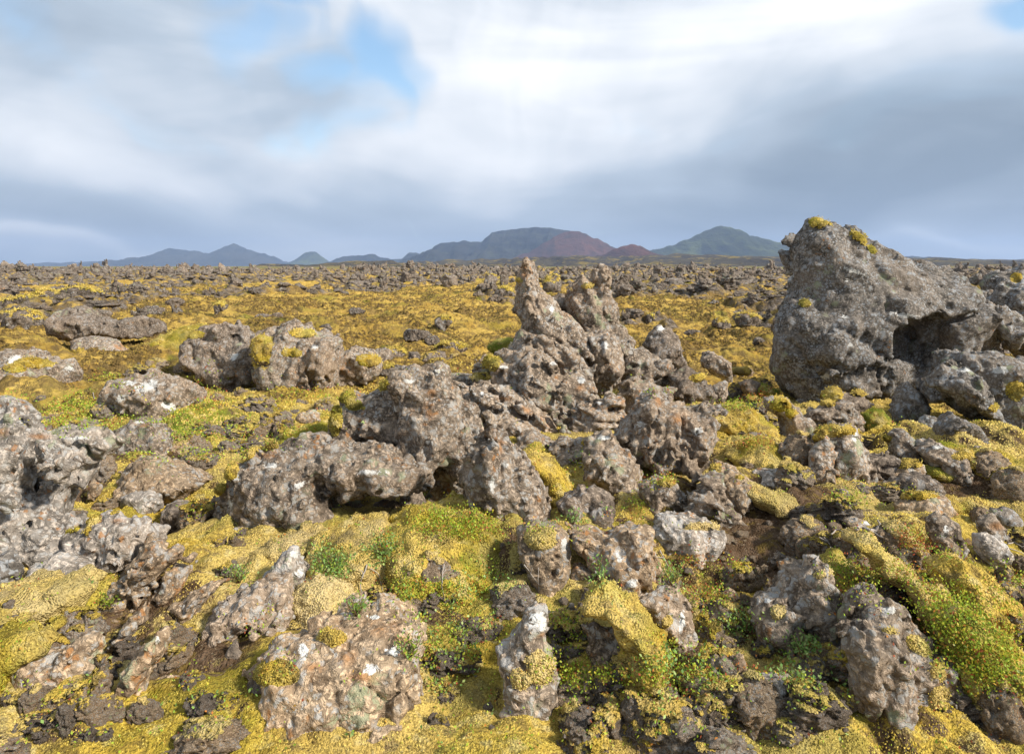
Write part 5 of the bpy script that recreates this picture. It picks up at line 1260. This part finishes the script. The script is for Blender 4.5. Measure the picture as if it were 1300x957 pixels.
def tube(pts, r0, r1, sides=5):
    pts = np.array(pts, float); n = len(pts)
    V, Q = [], []
    for i in range(n):
        d = pts[min(i + 1, n - 1)] - pts[max(i - 1, 0)]; d /= max(np.linalg.norm(d), 1e-9)
        a = np.cross(d, [0.3, .2, 1.]); a /= np.linalg.norm(a); b = np.cross(d, a)
        rr = r0 + (r1 - r0) * i / (n - 1)
        for k in range(sides):
            w = 2 * math.pi * k / sides; V.append(pts[i] + rr * (a * math.cos(w) + b * math.sin(w)))
    for i in range(n - 1):
        for k in range(sides):
            Q.append((i * sides + k, i * sides + (k + 1) % sides, (i + 1) * sides + (k + 1) % sides, (i + 1) * sides + k))
    Q.append(tuple(range(3, -1, -1))); Q.append(tuple((n - 1) * sides + k for k in range(4)))
    return np.array(V), np.array(Q)
def plant(label, u, v, n, hgt, pal, seed, leaf=.016):
    h = pick(u, v)
    if h is None: return
    r = np.random.default_rng(seed)
    P, N, _ = h
    root = obj('leafy_plant', None, loc=P, label=label, cat='plant')
    SV, SQ, LV, LC, off = [], [], [], [], 0
    for _ in range(n):
        a = r.uniform(0, 6.283); out = r.uniform(.2, .9) * hgt
        tip = np.array([math.cos(a) * out, math.sin(a) * out, hgt * r.uniform(.6, 1.1)])
        pts = [tip * f * np.array([1, 1, f ** .4 if f else 0]) + r.normal(size=3) * .003 for f in (0, .35, .7, 1.)]
        a1, q1 = tube(pts, .0022, .001, 4); SV.append(a1); SQ.append(q1 + off); off += len(a1)
        for f in np.linspace(.3, 1., 8):
            p = tip * f * np.array([1, 1, f ** .4])
            d = r.normal(size=3); d[2] = abs(d[2]) * .6; d = d / np.linalg.norm(d) + tip / np.linalg.norm(tip) * .5; d /= np.linalg.norm(d)
            s = np.cross(d, [0, 0, 1.]) + r.normal(size=3) * .3; s /= np.linalg.norm(s)
            L = leaf * r.uniform(.7, 1.2); up = np.cross(s, d) * L * .12
            b = p + d * .003
            LV += [b, b + d * L * .35 + s * L * .26, b + d * L * .75 + s * L * .2 , b + d * L, b, b + d * L, b + d * L * .75 - s * L * .2 + up, b + d * L * .35 - s * L * .26 + up]
            c = np.array(pal[int(r.integers(len(pal)))]) * r.uniform(.8, 1.2); LC += [c] * 8
    obj('stem', make_mesh('stem', np.concatenate(SV), np.concatenate(SQ), STEM), root)
    LV = np.array(LV); obj('leaves', make_mesh('leaves', LV, np.arange(len(LV)).reshape(-1, 4), LEAF, {'col': np.array(LC)}, False), root)
plant('bushy blue green plant on dark earth left of the cave rock', 948, 805, 22, .11, BG, 1)
plant('blue green plant growing inside the small dark cave', 1020, 835, 9, .09, BG, 2)
plant('blue green plant at the bottom edge beside the large lichened rock', 1066, 868, 10, .07, BG, 3)
plant('leafy green plant on cream moss above the flat orange rock', 421, 725, 18, .10, GR + BG, 4)
plant('small green plant on the right rim of the cream moss mound', 453, 782, 12, .07, GR + BG, 5)
plant('pale green plant by the dead twigs on the yellow moss mound', 487, 705, 12, .08, BG + YG, 6)
plant('green plant spilling over the right end of the flat orange rock', 520, 835, 14, .08, BG + GR, 7)
plant('round leaved plant in the gap beside the angular tan rock', 760, 738, 8, .08, BG, 8)
plant('bright green plant above the long crusted rock', 853, 742, 12, .08, BG + GR, 9)
plant('green plant between the small cave and the bottom edge', 992, 832, 12, .07, BG + GR, 10)
plant('bright green fern like plant under the cracked brown rock', 727, 666, 12, .07, BG, 11)
plant('small green plant on moss left of the grey lichened horn', 303, 740, 10, .07, BG + GR, 12)
plant('little green plant below the peaty brown rock, lower left', 138, 770, 8, .05, GR, 13)

def branch(label, paths, rad=.004, seed=0):
    r = np.random.default_rng(seed)
    P3 = []
    for path in paths:
        pts = []
        n = len(path)
        last = None
        for i in range(n - 1):
            for f in (0, .33, .66):
                u = path[i][0] * (1 - f) + path[i + 1][0] * f; v = path[i][1] * (1 - f) + path[i + 1][1] * f
                pts.append((u, v))
        pts.append(path[-1][:2])
        Q3 = []
        h0 = pick(*pts[0])
        if h0 is None: continue
        Y = h0[0][1]
        for (u, v) in pts:
            h = pick(u + r.normal() * .5, v)
            yy = Y if h is None else min(max(h[0][1] - .012, Y - .25), Y + .25)
            x, z = at_y(u, v, yy); Q3.append((float(x), float(yy), float(z)))
        P3.append(np.array(Q3))
    if not P3: return
    c = P3[0][0]
    V, Q, off = [], [], 0
    for k, p in enumerate(P3):
        a, q = tube(p + r.normal(size=p.shape) * .0015, rad * (1 if k == 0 else .7), rad * .35); V.append(a); Q.append(q + off); off += len(a)
    o = obj('dead_branch', make_mesh('dead_branch', np.concatenate(V) - c, np.concatenate(Q), TWIG), None, c, label, 'branch')
branch('thick bleached branch lying beside the wedge shaped stone on the slope', [[(1087, 670), (1094, 668), (1104, 672), (1112, 678), (1121, 682)], [(1104, 672), (1112, 674), (1117, 664), (1114, 660)]], .010, 1)
branch('pale forked twig above the arched brown rock', [[(1036, 712), (1039, 706), (1044, 712)], [(1039, 706), (1040, 702)], [(1040, 682), (1051, 687), (1055, 694), (1054, 702)], [(1051, 687), (1046, 681)]], .005, 2)
branch('tangle of thin pale twigs on the bare slope', [[(1055, 678), (1063, 672), (1070, 674), (1075, 670)], [(1063, 672), (1060, 668)], [(1070, 674), (1068, 680)]], .004, 3)
branch('bare grey roots hanging in the dark hole of the yellow moss mound', [[(466, 716), (462, 728), (457, 740), (459, 754), (470, 763), (478, 765)], [(462, 728), (456, 722)], [(470, 721), (480, 728), (484, 740), (486, 749)]], .0035, 4)
branch('two thin dry twigs leaning on the pale moss capped rock', [[(666, 716), (674, 728), (684, 741)], [(684, 720), (684, 742)], [(674, 728), (676, 720)]], .0028, 5)
branch('dry twig arching over moss beside the brown stub of rock', [[(722, 582), (735, 588), (749, 588), (755, 600), (768, 608)], [(749, 588), (746, 598)]], .0035, 6)
branch('dead twig tangle on dark earth right of the smooth tan rock', [[(236, 594), (247, 596), (251, 604), (256, 596)], [(247, 596), (240, 590)], [(222, 620), (230, 622), (238, 630)], [(206, 650), (212, 640), (228, 636), (240, 634)]], .0035, 7)
branch('thin pale twig among the leaves beside the white splashed rock', [[(118, 498), (120, 508), (128, 514), (136, 520), (138, 512), (136, 498)], [(128, 514), (124, 520)]], .005, 8)
branch('dry twig standing before the hollow fronted rock on the left', [[(160, 571), (166, 568), (170, 572), (170, 560)], [(108, 617), (113, 612)]], .004, 9)
branch('forked dry branch among orange leaves, lower right of centre', [[(838, 698), (843, 708), (848, 718), (852, 728)], [(843, 708), (832, 706)]], .004, 10)
branch('brown upright twig with red leaf tips in the yellow moss mound', [[(564, 716), (562, 728), (561, 745), (566, 765)], [(562, 728), (566, 722)]], .003, 11)
branch('wisp of dry twigs at the right edge below the lichened rock', [[(1279, 690), (1288, 688), (1298, 694), (1306, 692)], [(1282, 696), (1292, 700), (1304, 704)]], .004, 12)
HZO.hide_set(False)
